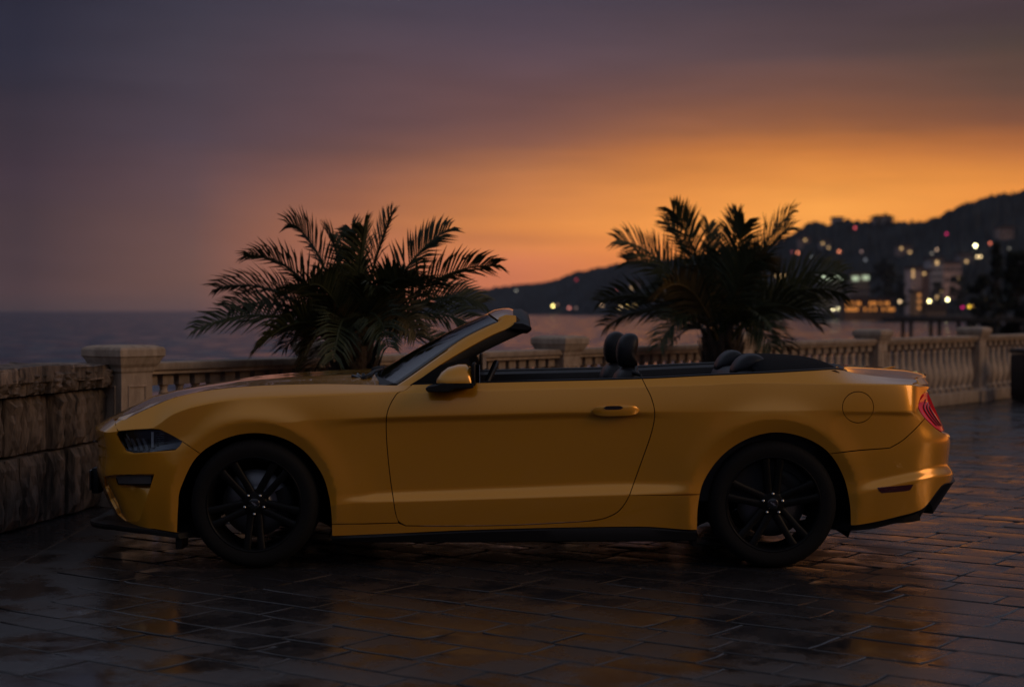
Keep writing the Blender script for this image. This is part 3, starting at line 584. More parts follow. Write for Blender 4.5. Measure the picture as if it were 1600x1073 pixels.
# trees
def tree(px, pt, pb, wpx, Z, label, shape, seed, nl=2600, tip=0):
    rg = np.random.default_rng(seed); x, y, zt = WZ(px, pt, Z); zb = WZ(px, pb, Z)[2]; h = zt - zb; w = wpx * Z / F / 2; root = empty('tree', (x, y, zb)); tag(root, label, 'tree', 'dark trees along the far shore')
    V, Fc = tube([(0, 0, -.5), (0.02 * h, 0, h * .35), (0, .01 * h, h * .8)], [h * .04, h * .028, h * .008], 8); parts_ = [(V, Fc)]
    for k in range(7):
        a = k * 2.4; z0 = h * (.2 + .09 * k); e = (math.cos(a) * w * .7, math.sin(a) * w * .7, z0 + h * .16); parts_.append(tube([(0, 0, z0), e], [h * .016, h * .005], 5))
    V, Fc = join(*parts_); mesh('trunk', V, Fc, M['bark'], parent=root)
    cl = []
    for k in range(26):
        t = rg.uniform(.12, .97); rad = w * (1.0 - t) ** .55 if shape == 'cone' else w * math.sqrt(max(.02, 1 - (2 * (t - .12) / .88 - .9) ** 2 / 1.25)); a = rg.uniform(0, 6.28); q = rad * rg.uniform(.25, .85)
        cl.append((math.cos(a) * q, math.sin(a) * q, h * t, w * rg.uniform(.2, .36)))
    V, Fc = [], []; ls = max(h, w) * .035
    for i in range(nl):
        cx, cy, cz, cr = cl[rg.integers(len(cl))]; d = rg.normal(0, 1, 3); d /= np.linalg.norm(d); p = np.array([cx, cy, cz]) + d * cr * rg.uniform(.5, 1.1) * np.array([1, 1, .85]); a_ = rg.normal(0, 1, 3); a_ /= np.linalg.norm(a_); b_ = np.cross(a_, rg.normal(0, 1, 3)); b_ /= np.linalg.norm(b_); s_ = ls * rg.uniform(.6, 1.3)
        o = len(V); V += [p - a_ * s_, p + b_ * s_ * .45, p + a_ * s_, p - b_ * s_ * .45]; Fc.append((o, o + 1, o + 2, o + 3))
    mesh('crown', V, Fc, M['tleaf'], parent=root)
tree(1381, 404, 486, 42, 478, 'dark bushy shore tree between the restaurant and the pinkish tower', 'round', 1)
tree(1408, 428, 486, 26, 480, 'dark narrow tree just left of the pinkish tower', 'cone', 2, 1500)
tree(1466, 440, 484, 28, 478, 'dark rounded tree right of the towers', 'round', 3, 1500)
tree(1500, 430, 484, 40, 480, 'dark broad tree above the magenta sign light', 'round', 4, 2000)
tree(1557, 378, 545, 34, 150, 'tall dark cypress in front of the slope near the right edge', 'cone', 5, 3000)
tree(1588, 394, 560, 70, 120, 'large dark tree closing the right edge above the balustrade', 'round', 6, 3600)
tree(1534, 432, 540, 50, 140, 'dark bushy tree left of the tall cypress', 'round', 7, 3000)
tree(1640, 380, 560, 90, 110, 'large dark tree at the far right beyond the litter bin', 'round', 8, 3000)
for k, (px, pt, wp) in enumerate(((1362, 339, 14), (1372, 334, 15), (1385, 332, 17), (1396, 336, 13), (1312, 343, 12), (1272, 345, 16), (1424, 342, 10))):
    tree(px, pt, 356, wp, r_dist(px) - 8 - k, ['small dark tree left of the hilltop house', 'dark tree crowning the left half of the hilltop house', 'dark tree crowning the middle of the hilltop house', 'dark tree at the right end of the hilltop house', 'small dark tree beside the square ridge house', 'dark tree at the left shoulder of the ridge', 'small dark tree in the ridge dip'][k], 'round', 30 + k, 500)
# pier
pr_ = empty('pier', WZ(1480, 545, 118)); tag(pr_, 'dark timber pier on posts beyond the balustrade', 'pier'); M['pier'] = mat('dark_pier_timber', (.018, .017, .017), rough=.85)
a, b = WZ(1385, 497, 118), WZ(1720, 503, 118); px0, py0, pz0 = pr_.location
box('deck', ((a[0] + b[0]) / 2 - px0, 0, (a[2] + b[2]) / 2 - pz0), (b[0] - a[0], 3, .28), M['pier'], pr_)
for px in (1417, 1461, 1505, 1549, 1593, 1640):
    for dy in (-1.2, 1.2):
        x = WZ(px, 500, 118)[0]; V, Fc = tube([(x - px0, dy, -1.6), (x - px0, dy, b[2] - pz0)], .14, 8); mesh('post', V, Fc, M['pier'], True, pr_)
for px in (1400, 1440, 1480, 1520, 1560, 1600):
    x = WZ(px, 500, 118)[0]; V, Fc = tube([(x - px0, -1.4, b[2] - pz0), (x - px0, -1.4, b[2] - pz0 + 1.0)], .035, 6); mesh('rail_post', V, Fc, M['pier'], True, pr_)
# haze: closed box of faint air round camera and town
def haze(x0, x1, y0, y1, z0, z1, dens):
    m, nt, b_ = mat_new('evening_haze'); N, L = nt.nodes, nt.links; N.remove(b_); v = N.new('ShaderNodeVolumePrincipled'); v.inputs['Color'].default_value = (.80, .85, 1, 1); v.inputs['Density'].default_value = dens; v.inputs['Anisotropy'].default_value = .2; L.new(v.outputs[0], N['Material Output'].inputs['Volume'])
    m.cycles.homogeneous_volume = True if hasattr(m.cycles, 'homogeneous_volume') else None
    bm = bmesh.new(); bbox(bm, ((x0 + x1) / 2, (y0 + y1) / 2, (z0 + z1) / 2), (x1 - x0, y1 - y0, z1 - z0)); o = bmobj('haze', bm, m, auto=None); tag(o, 'faint evening haze over the bay', kind='stuff'); return o
# ------------------------------------------------------------------ the car: one surface net, cut into panels
def side(*k): return [(px, *W(px, py, y)) for px, py, y in k]
def fr(Ps, py, dz=0):
    s = s_of(-.65); xt = (Ps - 800) / s; z = EYE - (py - HOR) / s
    return [(40, xt - .12, 0, z + dz), (65, xt - .115, -.17, z + dz), (95, xt - .085, -.38, z + dz * .7), (130, xt - .022, -.58, z + dz * .2), (155, xt + .022, -.68, z), (180, xt + .075, -.765, z)]
def rr(Ps, py, dz=0):
    s = s_of(-.66); xt = (Ps - 800) / s; z = EYE - (py - HOR) / s
    return [(1470, xt - .085, -.795, z), (1495, xt - .02, -.70, z), (1520, xt + .014, -.58, z), (1560, xt + .055, -.35, z), (1600, xt + .075, 0, z + dz)]
NET = [
 fr(190, 818) + side((235, 826, -.875), (279, 832, -.90), (345, 834, -.90), (450, 836, -.90), (518, 838, -.905), (605, 835, -.905), (740, 829, -.905), (900, 825, -.905), (1000, 824, -.905), (1088, 829, -.905), (1208, 829, -.905), (1329, 822, -.90), (1360, 818, -.895), (1400, 809, -.885), (1440, 797, -.862)) + rr(1489, 753),
 fr(176, 793) + side((235, 797, -.882), (279, 800, -.912), (345, 798, -.925), (450, 793, -.927), (518, 790, -.93), (560, 786, -.935), (605, 785, -.931), (777, 780, -.931), (983, 774, -.931), (1090, 772, -.94), (1208, 772, -.93), (1329, 772, -.918), (1365, 766, -.920), (1427, 752, -.897)) + rr(1491.5, 739),
 fr(163, 763) + side((235, 764, -.886), (279, 768, -.914), (396, 770, -.927), (518, 772, -.927), (560, 771, -.925), (593, 767, -.914), (700, 763, -.909), (800, 759, -.908), (980, 752, -.909), (1040, 752, -.920), (1090, 750, -.935), (1208, 748, -.935), (1329, 752, -.915), (1365, 747, -.904), (1427, 735, -.876)) + rr(1483.5, 722),
 fr(156, 737) + side((235, 735, -.885), (279, 738, -.914), (396, 735, -.930), (518, 732, -.928), (605, 716, -.921), (800, 705, -.917), (980, 700, -.922), (1090, 705, -.941), (1208, 705, -.950), (1296, 705, -.944), (1350, 703, -.924), (1393, 699, -.902), (1440, 694, -.868)) + rr(1486.5, 690),
 fr(158.5, 713) + side((235, 708, -.884), (279, 706, -.906), (345, 695, -.928), (396, 690, -.936), (450, 685, -.937), (485, 676, -.936), (560, 664, -.931), (605, 661, -.930), (800, 657, -.929), (980, 653, -.932), (1040, 655, -.943), (1096, 662, -.950), (1208, 664, -.957), (1296, 660, -.949), (1312, 652, -.941), (1360, 650, -.920), (1424, 652, -.876)) + rr(1479, 664),
 fr(157.5, 697) + side((235, 694, -.866), (279, 684, -.896), (345, 668, -.922), (396, 662, -.934), (450, 660, -.937), (485, 656.6, -.938), (560, 653.5, -.944), (605, 651.7, -.946), (752, 647.6, -.947), (910, 644, -.947), (1021, 643.8, -.948), (1096, 644, -.952), (1208, 642, -.955), (1310, 642, -.948), (1360, 642.5, -.929), (1424, 643, -.886)) + rr(1457, 625),
 fr(153, 673) + side((205, 670, -.818), (235, 668, -.852), (272, 645, -.880), (307, 633, -.898), (367, 623, -.910), (447, 618.6, -.917), (526, 615.5, -.92), (605, 613, -.922), (800, 608, -.923), (1000, 603, -.924), (1091, 600.7, -.928), (1172, 597, -.931), (1310, 599, -.926), (1370, 600, -.902), (1424, 600.7, -.858)) + rr(1455, 602),
 fr(178, 654, -.012) + side((205, 650, -.775), (235, 636, -.79), (272, 621, -.80), (320, 610.5, -.80), (377, 604, -.80), (447, 600.5, -.805), (510, 599.5, -.81), (580, 601, -.825), (621, 602, -.85), (645, 601, -.876), (800, 597, -.893), (1002, 592, -.896), (1103, 587, -.893), (1207, 582.5, -.887), (1270, 579, -.865), (1305, 577, -.81), (1338, 583, -.75), (1407, 591, -.725), (1432, 592.5, -.71)) + rr(1445, 589),
]
def pchip_prep(x, y):
    h = np.diff(x); d = np.diff(y, axis=0) / h[:, None]; m = np.zeros_like(y)
    w1 = (2 * h[1:] + h[:-1])[:, None]; w2 = (h[1:] + 2 * h[:-1])[:, None]
    with np.errstate(divide='ignore', invalid='ignore'):
        mm = (w1 + w2) / (w1 / d[:-1] + w2 / d[1:])
    m[1:-1] = np.where(d[:-1] * d[1:] > 0, mm, 0); m[0] = d[0]; m[-1] = d[-1]; return m
LN = []
for k in NET:
    k = np.array(sorted(k)); LN.append((k[:, 0], k[:, 1:], pchip_prep(k[:, 0], k[:, 1:])))
def line(i, u):
    x, y, m = LN[i]; u = np.clip(np.asarray(u, float), x[0], x[-1]); j = np.clip(np.searchsorted(x, u) - 1, 0, len(x) - 2)
    h = (x[j + 1] - x[j])[:, None]; t = ((u - x[j])[:, None]) / h
    return (2 * t**3 - 3 * t**2 + 1) * y[j] + (t**3 - 2 * t**2 + t) * h * m[j] + (-2 * t**3 + 3 * t**2) * y[j + 1] + (t**3 - t**2) * h * m[j + 1]
WHEELS = ((-1.3575, .338, .438), (1.3743, .338, .450))
def P(u, v):
    u = np.atleast_1d(np.asarray(u, float)); v = np.clip(np.atleast_1d(np.asarray(v, float)), 0, 7)
    Lp = np.stack([line(i, u) for i in range(8)], 1); d = np.diff(Lp, axis=1); m = np.zeros_like(Lp)
    with np.errstate(divide='ignore', invalid='ignore'): mm = 2 * d[:, :-1] * d[:, 1:] / (d[:, :-1] + d[:, 1:])
    m[:, 1:-1] = np.where(d[:, :-1] * d[:, 1:] > 0, mm, 0); m[:, 0] = d[:, 0]; m[:, -1] = d[:, -1]
    mL, mR = m.copy(), m.copy()
    for i, k in ((1, .6), (2, .3), (4, .3), (5, .6), (6, .8)):      # pressed creases: the surface changes direction at these lines
        mL[:, i] = m[:, i] * (1 - k) + d[:, i - 1] * k; mR[:, i] = m[:, i] * (1 - k) + d[:, i] * k
    j = np.clip(v.astype(int), 0, 6); t = (v - j)[:, None]; r = np.arange(len(u))
    p = (2 * t**3 - 3 * t**2 + 1) * Lp[r, j] + (t**3 - 2 * t**2 + t) * mR[r, j] + (-2 * t**3 + 3 * t**2) * Lp[r, j + 1] + (t**3 - t**2) * mL[r, j + 1]
    on = np.clip((v - 6) * -1 + 1, 0, 1)
    for cx, cz, rf in WHEELS:
        q = np.hypot(p[:, 0] - cx, p[:, 2] - cz); e = (q - rf)
        bump = .010 * np.exp(-(np.maximum(e, 0) / .07) ** 2) - np.clip(-e, 0, .09) * .34
        bump = np.where(e < .2, bump, 0) * on
        p[:, 1] -= bump
    return p
def NRM(u, v):
    eu, ev = .6, .03
    a = P(u + eu, v) - P(u - eu, v); b = P(u, np.minimum(v + ev, 7)) - P(u, np.maximum(v - ev, 0))
    n = np.cross(a, b); return n / np.maximum(np.linalg.norm(n, axis=1), 1e-9)[:, None]
def proj(p): s = F / (CAMD + p[:, 1]); return np.stack([800 + p[:, 0] * s, HOR + (EYE - p[:, 2]) * s], 1)
_gu, _gv = np.meshgrid(np.arange(138, 1500, 3.), np.arange(0, 7.01, .05)); _gu, _gv = _gu.ravel(), _gv.ravel(); _gp = proj(P(_gu, _gv))
_vis = (NRM(_gu, _gv) * (np.array([0, -CAMD, EYE]) - P(_gu, _gv))).sum(1) > -.2
_gu, _gv, _gp = _gu[_vis], _gv[_vis], _gp[_vis]
def inv(pts):
    pts = np.asarray(pts, float); d = ((pts[:, None] - _gp[None]) ** 2).sum(2); k = d.argmin(1); u, v = _gu[k].copy(), _gv[k].copy()
    for _ in range(8):
        q = proj(P(u, v)); e = pts - q
        ju = (proj(P(u + .5, v)) - q) / .5; jv = (proj(P(u, np.minimum(v + .01, 7))) - proj(P(u, np.maximum(v - .01, 0)))) / (np.minimum(v + .01, 7) - np.maximum(v - .01, 0))[:, None]
        det = ju[:, 0] * jv[:, 1] - ju[:, 1] * jv[:, 0]; det = np.where(abs(det) < 1e-3, 1e9, det)
        du = (e[:, 0] * jv[:, 1] - e[:, 1] * jv[:, 0]) / det; dv = (ju[:, 0] * e[:, 1] - ju[:, 1] * e[:, 0]) / det
        u = np.clip(u + np.clip(du, -8, 8), 60, 1580); v = np.clip(v + np.clip(dv, -.3, .3), 0, 7)
    return np.stack([u, v], 1)
VS = 40.0
def dense(pts, step=4., smooth=False):
    pts = np.asarray(pts, float)
    if smooth and len(pts) > 2:
        q = np.vstack([2 * pts[0] - pts[1], pts, 2 * pts[-1] - pts[-2]]); out = []
        for i in range(1, len(q) - 2):
            p0, p1, p2, p3 = q[i - 1:i + 3]; n = max(1, int(np.linalg.norm(p2 - p1) / step)); t = (np.arange(n) / n)[:, None]
            out.append(.5 * (2 * p1 + (p2 - p0) * t + (2 * p0 - 5 * p1 + 4 * p2 - p3) * t**2 + (3 * p1 - p0 - 3 * p2 + p3) * t**3))
        return np.vstack(out + [pts[-1:]])
    out = []
    for a, b in zip(pts[:-1], pts[1:]):
        n = max(1, int(np.linalg.norm(b - a) / step)); t = (np.arange(n) / n)[:, None]; out.append(a + (b - a) * t)
    return np.vstack(out + [pts[-1:]])
def img(pts, smooth=False, step=4.): return inv(dense(pts, step, smooth))
def uv(pts, step=4.):
    p = np.asarray(pts, float) * [1, VS]; return dense(p, step) / [1, VS]
def inside(q, poly):
    x, y = q[:, 0], q[:, 1]; c = np.zeros(len(q), bool); j = len(poly) - 1
    for i in range(len(poly)):
        xi, yi = poly[i]; xj, yj = poly[j]
        if yi != yj: c ^= ((yi > y) != (yj > y)) & (x < (xj - xi) * (y - yi) / (yj - yi) + xi)
        j = i
    return c
def inset(p, d):
    a = 0.5 * np.sum(p[:, 0] * np.roll(p[:, 1], -1) - np.roll(p[:, 0], -1) * p[:, 1])
    if a < 0: p = p[::-1]
    e1 = p - np.roll(p, 1, 0); e2 = np.roll(p, -1, 0) - p
    n1 = np.stack([-e1[:, 1], e1[:, 0]], 1); n2 = np.stack([-e2[:, 1], e2[:, 0]], 1)
    n1 /= np.maximum(np.linalg.norm(n1, axis=1), 1e-6)[:, None]; n2 /= np.maximum(np.linalg.norm(n2, axis=1), 1e-6)[:, None]
    n = n1 + n2; l = np.linalg.norm(n, axis=1); n = n / np.maximum(l, .5)[:, None]
    return p + n * d
def panel(name, loops, material, parent, holes=(), gap=.7, offset=0, flange=.014, du=5., dv=.09, mirror=True, hole_gap=None, label=None):
    P0 = np.vstack(loops) * [1, VS]
    keep = np.linalg.norm(P0 - np.roll(P0, 1, 0), axis=1) > .35; P0 = P0[keep]
    P0 = inset(P0, gap); H = []
    for h in holes:
        h = np.vstack(h) * [1, VS]; h = h[np.linalg.norm(h - np.roll(h, 1, 0), axis=1) > .35]; H.append(inset(h, -(gap if hole_gap is None else hole_gap)))
    lo, hi = P0.min(0), P0.max(0)
    gu, gv = np.meshgrid(np.arange(lo[0], hi[0], du), np.arange(lo[1], hi[1], dv * VS)); g = np.stack([gu.ravel(), gv.ravel()], 1)
    ok = inside(g, P0)
    for h in H: ok &= ~inside(g, h)
    rings = [P0] + H; allb = np.vstack(rings)
    if len(g):
        dmin = np.full(len(g), 1e9)
        for i in range(0, len(allb), 200): dmin = np.minimum(dmin, ((g[:, None] - allb[None, i:i + 200]) ** 2).sum(2).min(1))
        g = g[ok & (dmin > 4)]
    pts = np.vstack([allb, g]); edges = []; o = 0
    for r_ in rings:
        n = len(r_); edges += [(o + i, o + (i + 1) % n) for i in range(n)]; o += n
    vc, _, tri, orig, _, _ = delaunay_2d_cdt([Vector(p) for p in pts], edges, [], 0, 1e-4)
    vc = np.array([tuple(v) for v in vc]); tri = np.array([t for t in tri if len(t) == 3])
    cen = vc[tri].mean(1); ok = inside(cen, P0)
    for h in H: ok &= ~inside(cen, h)
    tri = tri[ok]; u, v = vc[:, 0], vc[:, 1] / VS
    ar = (vc[tri[:, 1], 0] - vc[tri[:, 0], 0]) * (vc[tri[:, 2], 1] - vc[tri[:, 0], 1]) - (vc[tri[:, 2], 0] - vc[tri[:, 0], 0]) * (vc[tri[:, 1], 1] - vc[tri[:, 0], 1])
    tri = np.where((ar < 0)[:, None], tri[:, ::-1], tri)
    n = NRM(u, v); p = P(u, v)
    off = offset(u, v) if callable(offset) else np.full(len(u), float(offset))
    p = p + n * off[:, None]
    if callable(offset):      # recompute normals of the dished surface from its triangles
        fn = np.cross(p[tri[:, 1]] - p[tri[:, 0]], p[tri[:, 2]] - p[tri[:, 0]]); n2 = np.zeros_like(n)
        for k in range(3): np.add.at(n2, tri[:, k], fn)
        n = n2 / np.maximum(np.linalg.norm(n2, axis=1), 1e-12)[:, None]
    faces = [tuple(t) for t in tri]; ln = [n[i] for t in tri for i in t]; V = [x for x in p]
    if flange:
        ed = {}
        for t in faces:
            for a, b in ((t[0], t[1]), (t[1], t[2]), (t[2], t[0])):
                if (b, a) in ed: del ed[(b, a)]
                else: ed[(a, b)] = 1
        inner = {}
        for a, b in ed:
            for i in (a, b):
                if i not in inner: inner[i] = len(V); V.append(p[i] - n[i] * flange)
        for a, b in ed:
            faces.append((b, a, inner[a], inner[b])); fn = np.cross(p[a] - p[b], V[inner[a]] - p[a]); fn = fn / max(np.linalg.norm(fn), 1e-9); ln += [fn] * 4
    V = np.array(V); o = mesh(name, V, faces, material, True, parent, normals=ln)
    if label: o['label'] = label
    o2 = None
    if mirror:
        Vm = V * [1, -1, 1]; fm = [f[::-1] for f in faces]; lm = []; i = 0
        for f in faces:
            k = len(f); lm += [np.array(x) * [1, -1, 1] for x in ln[i:i + k]][::-1]; i += k
        o2 = mesh(name, Vm, fm, material, True, parent, normals=lm)
    return o, o2

car = empty('convertible_car', (0, 0, 0))
tag(car, 'yellow two-door convertible with its black top folded down, parked side-on on wet paving', 'car')

# seams traced in the side view
door_f = [(643, 602), (632, 610), (621, 614), (608.5, 634.5), (603.7, 655), (604.5, 693), (609.5, 744), (615, 782), (618, 801), (622.5, 814), (634, 821)]
door_b = [(634, 821), (700, 821.5), (800, 820), (900, 815), (935, 811.5), (952, 806.5), (965.7, 799), (976, 787), (983.5, 773.7)]
door_r = [(983.5, 773.7), (992.6, 748), (1005, 713.5), (1018, 675.5), (1023, 646), (1018, 622), (1010, 605), (1003.7, 592.3)]
arch_f = [(277, 830.5), (279, 790), (283, 762), (307, 715), (345.5, 688), (390, 676.8), (434, 682), (472, 702.6), (500.7, 737.4), (513, 772), (517.5, 805), (518.5, 836)]
arch_r = [(1089.5, 828), (1091, 792), (1100, 752), (1127.6, 713), (1165.5, 687), (1210, 675.8), (1255, 683.4), (1293, 706), (1317, 744), (1327, 785), (1329, 820)]
def part_of(path, a, b):
    p = dense(path, 4, True); da = ((p - a) ** 2).sum(1).argmin(); db = ((p - b) ** 2).sum(1).argmin(); q = p[min(da, db):max(da, db) + 1]; return q if da < db else q[::-1]
head = [(185, 673.5), (211, 671.3), (236, 669.8), (249, 671), (266, 679), (285, 689.5), (280, 697), (273.5, 702.6), (234.6, 706), (211, 707.3), (198, 704), (188.6, 690), (182.5, 678)]
hl_top = [(185, 673.5), (211, 671.3), (236, 669.8), (249, 671), (266, 679), (285, 689.5)]
hl_bot = [(285, 689.5), (280, 697), (273.5, 702.6), (234.6, 706), (211, 707.3), (198, 704), (188.6, 690), (182.5, 678), (185, 673.5)]
hood_cut = inv(np.array([[185, 673.5], [181, 664], [178.5, 655.5]])); u_h = hood_cut[-1][0]
af = lambda a, b: inv(part_of(arch_f, a, b)); ar_ = lambda a, b: inv(part_of(arch_r, a, b))
A0, A1, AS = (277, 830.5), (518.5, 836), (314, 709)
ASx = part_of(arch_f, A0, AS)[-1]
sill_f = part_of(arch_f, AS, (518.2, 818))[-1]
intake = [(163, 744), (180, 741.2), (210, 740.6), (241, 740.2), (236, 756), (228, 782), (218, 812), (212, 815), (196, 813), (184, 803), (172, 780), (164, 760)]
fb, _ = panel('front_bumper', [uv([(40, 0.02), (281, 0.02)]), af(A0, ASx), img([tuple(ASx), (285, 689.5)]), img(hl_bot), hood_cut, uv([(u_h, 7), (40, 7)]), uv([(40, 6.98), (40, .05)])],
      M['paint'], car, holes=[[img(intake)], [uv([(40.5, 2.6), (100, 2.6), (118, 3.4), (112, 5.2), (40.5, 5.3)])], [uv([(40.5, .25), (98, .25), (106, 1.2), (40.5, 1.3)])]], gap=.6, hole_gap=.2)
def dish(u, v):
    q = proj(P(u, v)); return -.085 * np.clip((q[:, 1] - 742) / 6, 0, 1) * np.clip((818 - q[:, 1]) / 74, 0, 1) * np.clip((q[:, 0] - 158) / 40, 0.1, 1)
panel('bumper_intake', [img(intake)], M['paint'], car, gap=.0, offset=dish, flange=0, du=3, dv=.06)
strip = [(176, 743.5), (234, 742.8), (233, 756), (181, 756.8)]
panel('fog_lamp_recess', [img([(170, 742), (239, 741.2), (236, 758.5), (177, 759.5)], step=3)], M['gloss_black'], car, gap=0, offset=-.030, flange=.02)
panel('fog_lamp', [img(strip, step=3)], M['grey'], car, gap=.2, offset=-.020, flange=.02)
panel('upper_grille', [uv([(40.2, 2.6), (100, 2.6), (118, 3.4), (112, 5.2), (40.2, 5.3)])], M['black'], car, gap=-.5, offset=-.05, flange=0)
panel('lower_grille', [uv([(40.2, .25), (98, .25), (106, 1.2), (40.2, 1.3)])], M['black'], car, gap=-.5, offset=-.05, flange=0)
ff, _ = panel('front_fender', [inv(np.array([tuple(sill_f), (570, 818), (622, 816.5)])), img(door_f[::-1][1:], True), uv([(640, 7), (u_h + .5, 7)]), hood_cut[::-1], img(hl_top), img([(285, 689.5), tuple(ASx)]), af(ASx, sill_f)], M['paint'], car)
dr, dr2 = panel('door', [img(door_f, True), img(door_b, True), img(door_r, True), uv([(1003, 7), (643, 7)])], M['paint'], car)
tail_rim = [(1455, 604), (1446, 612), (1438.5, 620), (1434.8, 634), (1437, 642), (1445, 653), (1455, 663), (1466, 672), (1480, 680)]
fuel_c = (1340.7, 636); fuel = [(fuel_c[0] + 24.3 * math.cos(a), fuel_c[1] + 24.3 * math.sin(a)) for a in np.linspace(0, 2 * math.pi, 49)[:-1]]
sl_r = (1090.5, 772.4); slr = part_of(arch_r, (1089.5, 828), sl_r)[-1]; bs = part_of(arch_r, (1089.5, 828), (1295, 708))[-1]
seam_rb = [tuple(bs), (1340, 703.5), (1385, 700), (1393, 698), (1410, 688), (1428, 672), (1445, 654)]
t_uv = img(tail_rim, True, 2.5); t_k = ((proj(P(t_uv[:, 0], t_uv[:, 1])) - np.array([1445, 653])) ** 2).sum(1).argmin()
tl = np.vstack([t_uv, [[1490, 3.45]]]); v_top, v_bot = 5.93, 3.4
rq, rq2 = panel('rear_quarter_panel', [inv(np.array([(983.5, 773.7), (1040, 773), tuple(slr)])), ar_(slr, bs), img(seam_rb, True), t_uv[:t_k + 1][::-1], uv([(1470, 6.2), (1600, 6.2), (1600, 6.98)]), uv([(1600, 7), (1003.7, 7)]), img(door_r[::-1], True)], M['paint'], car, holes=[[img(fuel + fuel[:1], step=2)]], hole_gap=.55)
fd, fd2 = panel('fuel_door', [img(fuel + fuel[:1], step=2)], M['paint'], rq, gap=.55, mirror=False)
rb, _ = panel('rear_bumper', [ar_(bs, (1329, 820)), uv([(1331, .02), (1600, .02)]), uv([(1600, .05), (1600, 3.3)]), uv([(1600, 3.3), (1500, 3.3)]), t_uv[t_k:][::-1], img(seam_rb[::-1], True)], M['paint'], car)
rk, _ = panel('rocker_panel', [inv(np.array([tuple(sill_f), (518.5, 836)])), uv([(520, .02), (1089, .02)]), ar_((1089.5, 828), slr), inv(np.array([tuple(slr), (1040, 773), (983.5, 773.7)])), img(door_b[::-1], True), inv(np.array([(622, 816.5), (570, 818), tuple(sill_f)]))], M['paint'], car)
# headlight
def sub(name, pts, m, par, off, fl=.006): return panel(name, [img(pts, step=3)], m, par, gap=.1, offset=off, flange=fl, du=3, dv=.05, mirror=False)[0]
hl, hl2 = panel('headlight', [img(head + head[:1], step=3)], M['gloss_black'], car, gap=.4, offset=-.05, flange=0)
lens, _ = panel('lens', [img(head + head[:1], step=3)], M['lens'], None, gap=.5, offset=-.002, flange=.012)
lens.parent = hl; _.parent = hl2
for x in (191, 200, 209, 218):
    sub('running_light', [(x, 684), (x + 4, 684), (x + 11, 698), (x + 11, 702), (x + 7, 702)], M['grey'], hl, -.02)
sub('reflector_bar', [(233.8, 674), (237.6, 674), (237.6, 697), (233.8, 697)], M['white'], hl, -.018)
sub('reflector_ledge', [(216, 699), (240, 695.5), (279, 689), (282, 691), (274, 699.5), (236, 703), (218, 704)], M['grey'], hl, -.03)
for i in range(5): sub('vent_line', [(241.5, 677 + 3.3 * i), (253.5, 677 + 3.3 * i), (253.5, 678 + 3.3 * i), (241.5, 678 + 3.3 * i)], M['grey'], hl, -.02)
# tail light
tail_poly = [np.vstack([t_uv[2:]]), uv([(1495, 3.46), (1545, 3.55), (1545, 5.6), (1480, 5.7)])]
tb, tb2 = panel('tail_light', tail_poly, M['gloss_black'], car, gap=-.3, offset=-.042, flange=0, du=3, dv=.06)
lamp = [(1448.5, 617.5), (1440.5, 629), (1439, 634), (1446, 647), (1465, 666.5), (1476, 664), (1468, 645), (1452.5, 621)]
tl_l = img([(1448, 617), (1440, 628), (1438.8, 634), (1446, 647.5), (1465, 667)], True, 2.5)
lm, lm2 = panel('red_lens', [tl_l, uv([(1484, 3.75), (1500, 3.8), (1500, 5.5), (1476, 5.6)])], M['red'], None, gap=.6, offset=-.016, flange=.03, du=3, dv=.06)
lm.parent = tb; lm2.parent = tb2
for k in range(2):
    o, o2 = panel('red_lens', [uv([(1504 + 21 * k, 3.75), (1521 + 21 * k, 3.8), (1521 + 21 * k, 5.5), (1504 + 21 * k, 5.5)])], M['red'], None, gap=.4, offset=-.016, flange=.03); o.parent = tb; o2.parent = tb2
for dx, w in ((3.5, 1.0), (8.5, .9), (13, .8)):
    q = img([(1447 + dx, 622 + dx * .3), (1442.5 + dx, 634), (1449 + dx, 647), (1464 + dx * .8, 664)], True, 2.5)
    q2 = q + [w * 1.6, 0]
    o, o2 = panel('lens_rib', [q, q2[::-1]], M['darkred'], None, gap=.0, offset=-.010, flange=.012, du=2); o.parent = tb; o2.parent = tb2
panel('tail_panel', [uv([(1546, 3.4), (1600, 3.4), (1600, 6.1), (1546, 5.9)])], M['gloss_black'], car, gap=-.2, offset=-.03, flange=0)
panel('side_marker_lamp', [img([(1370.7, 761.5), (1427, 756.3), (1422, 765), (1415, 766.5), (1377.6, 769.8), (1373, 766)], step=3)], M['darkred'], car, gap=0, offset=.003, flange=.012)
# inner dark shell behind the seams
panel('inner_shell', [uv([(288, 4.3), (300, 4.2)]), af((312, 709), (518, 826)), uv([(522, .15), (1087, .15)]), ar_((1089.5, 824), (1329, 815)), uv([(1333, .15), (1480, .3), (1480, 3.2), (1420, 3.4), (1420, 6.6)]), uv([(1420, 6.85), (260, 6.85)]), uv([(260, 6.5), (288, 5.4), (288, 4.4)])], M['void'], car, gap=2.5, offset=-.016, flange=0, du=10, dv=.2)

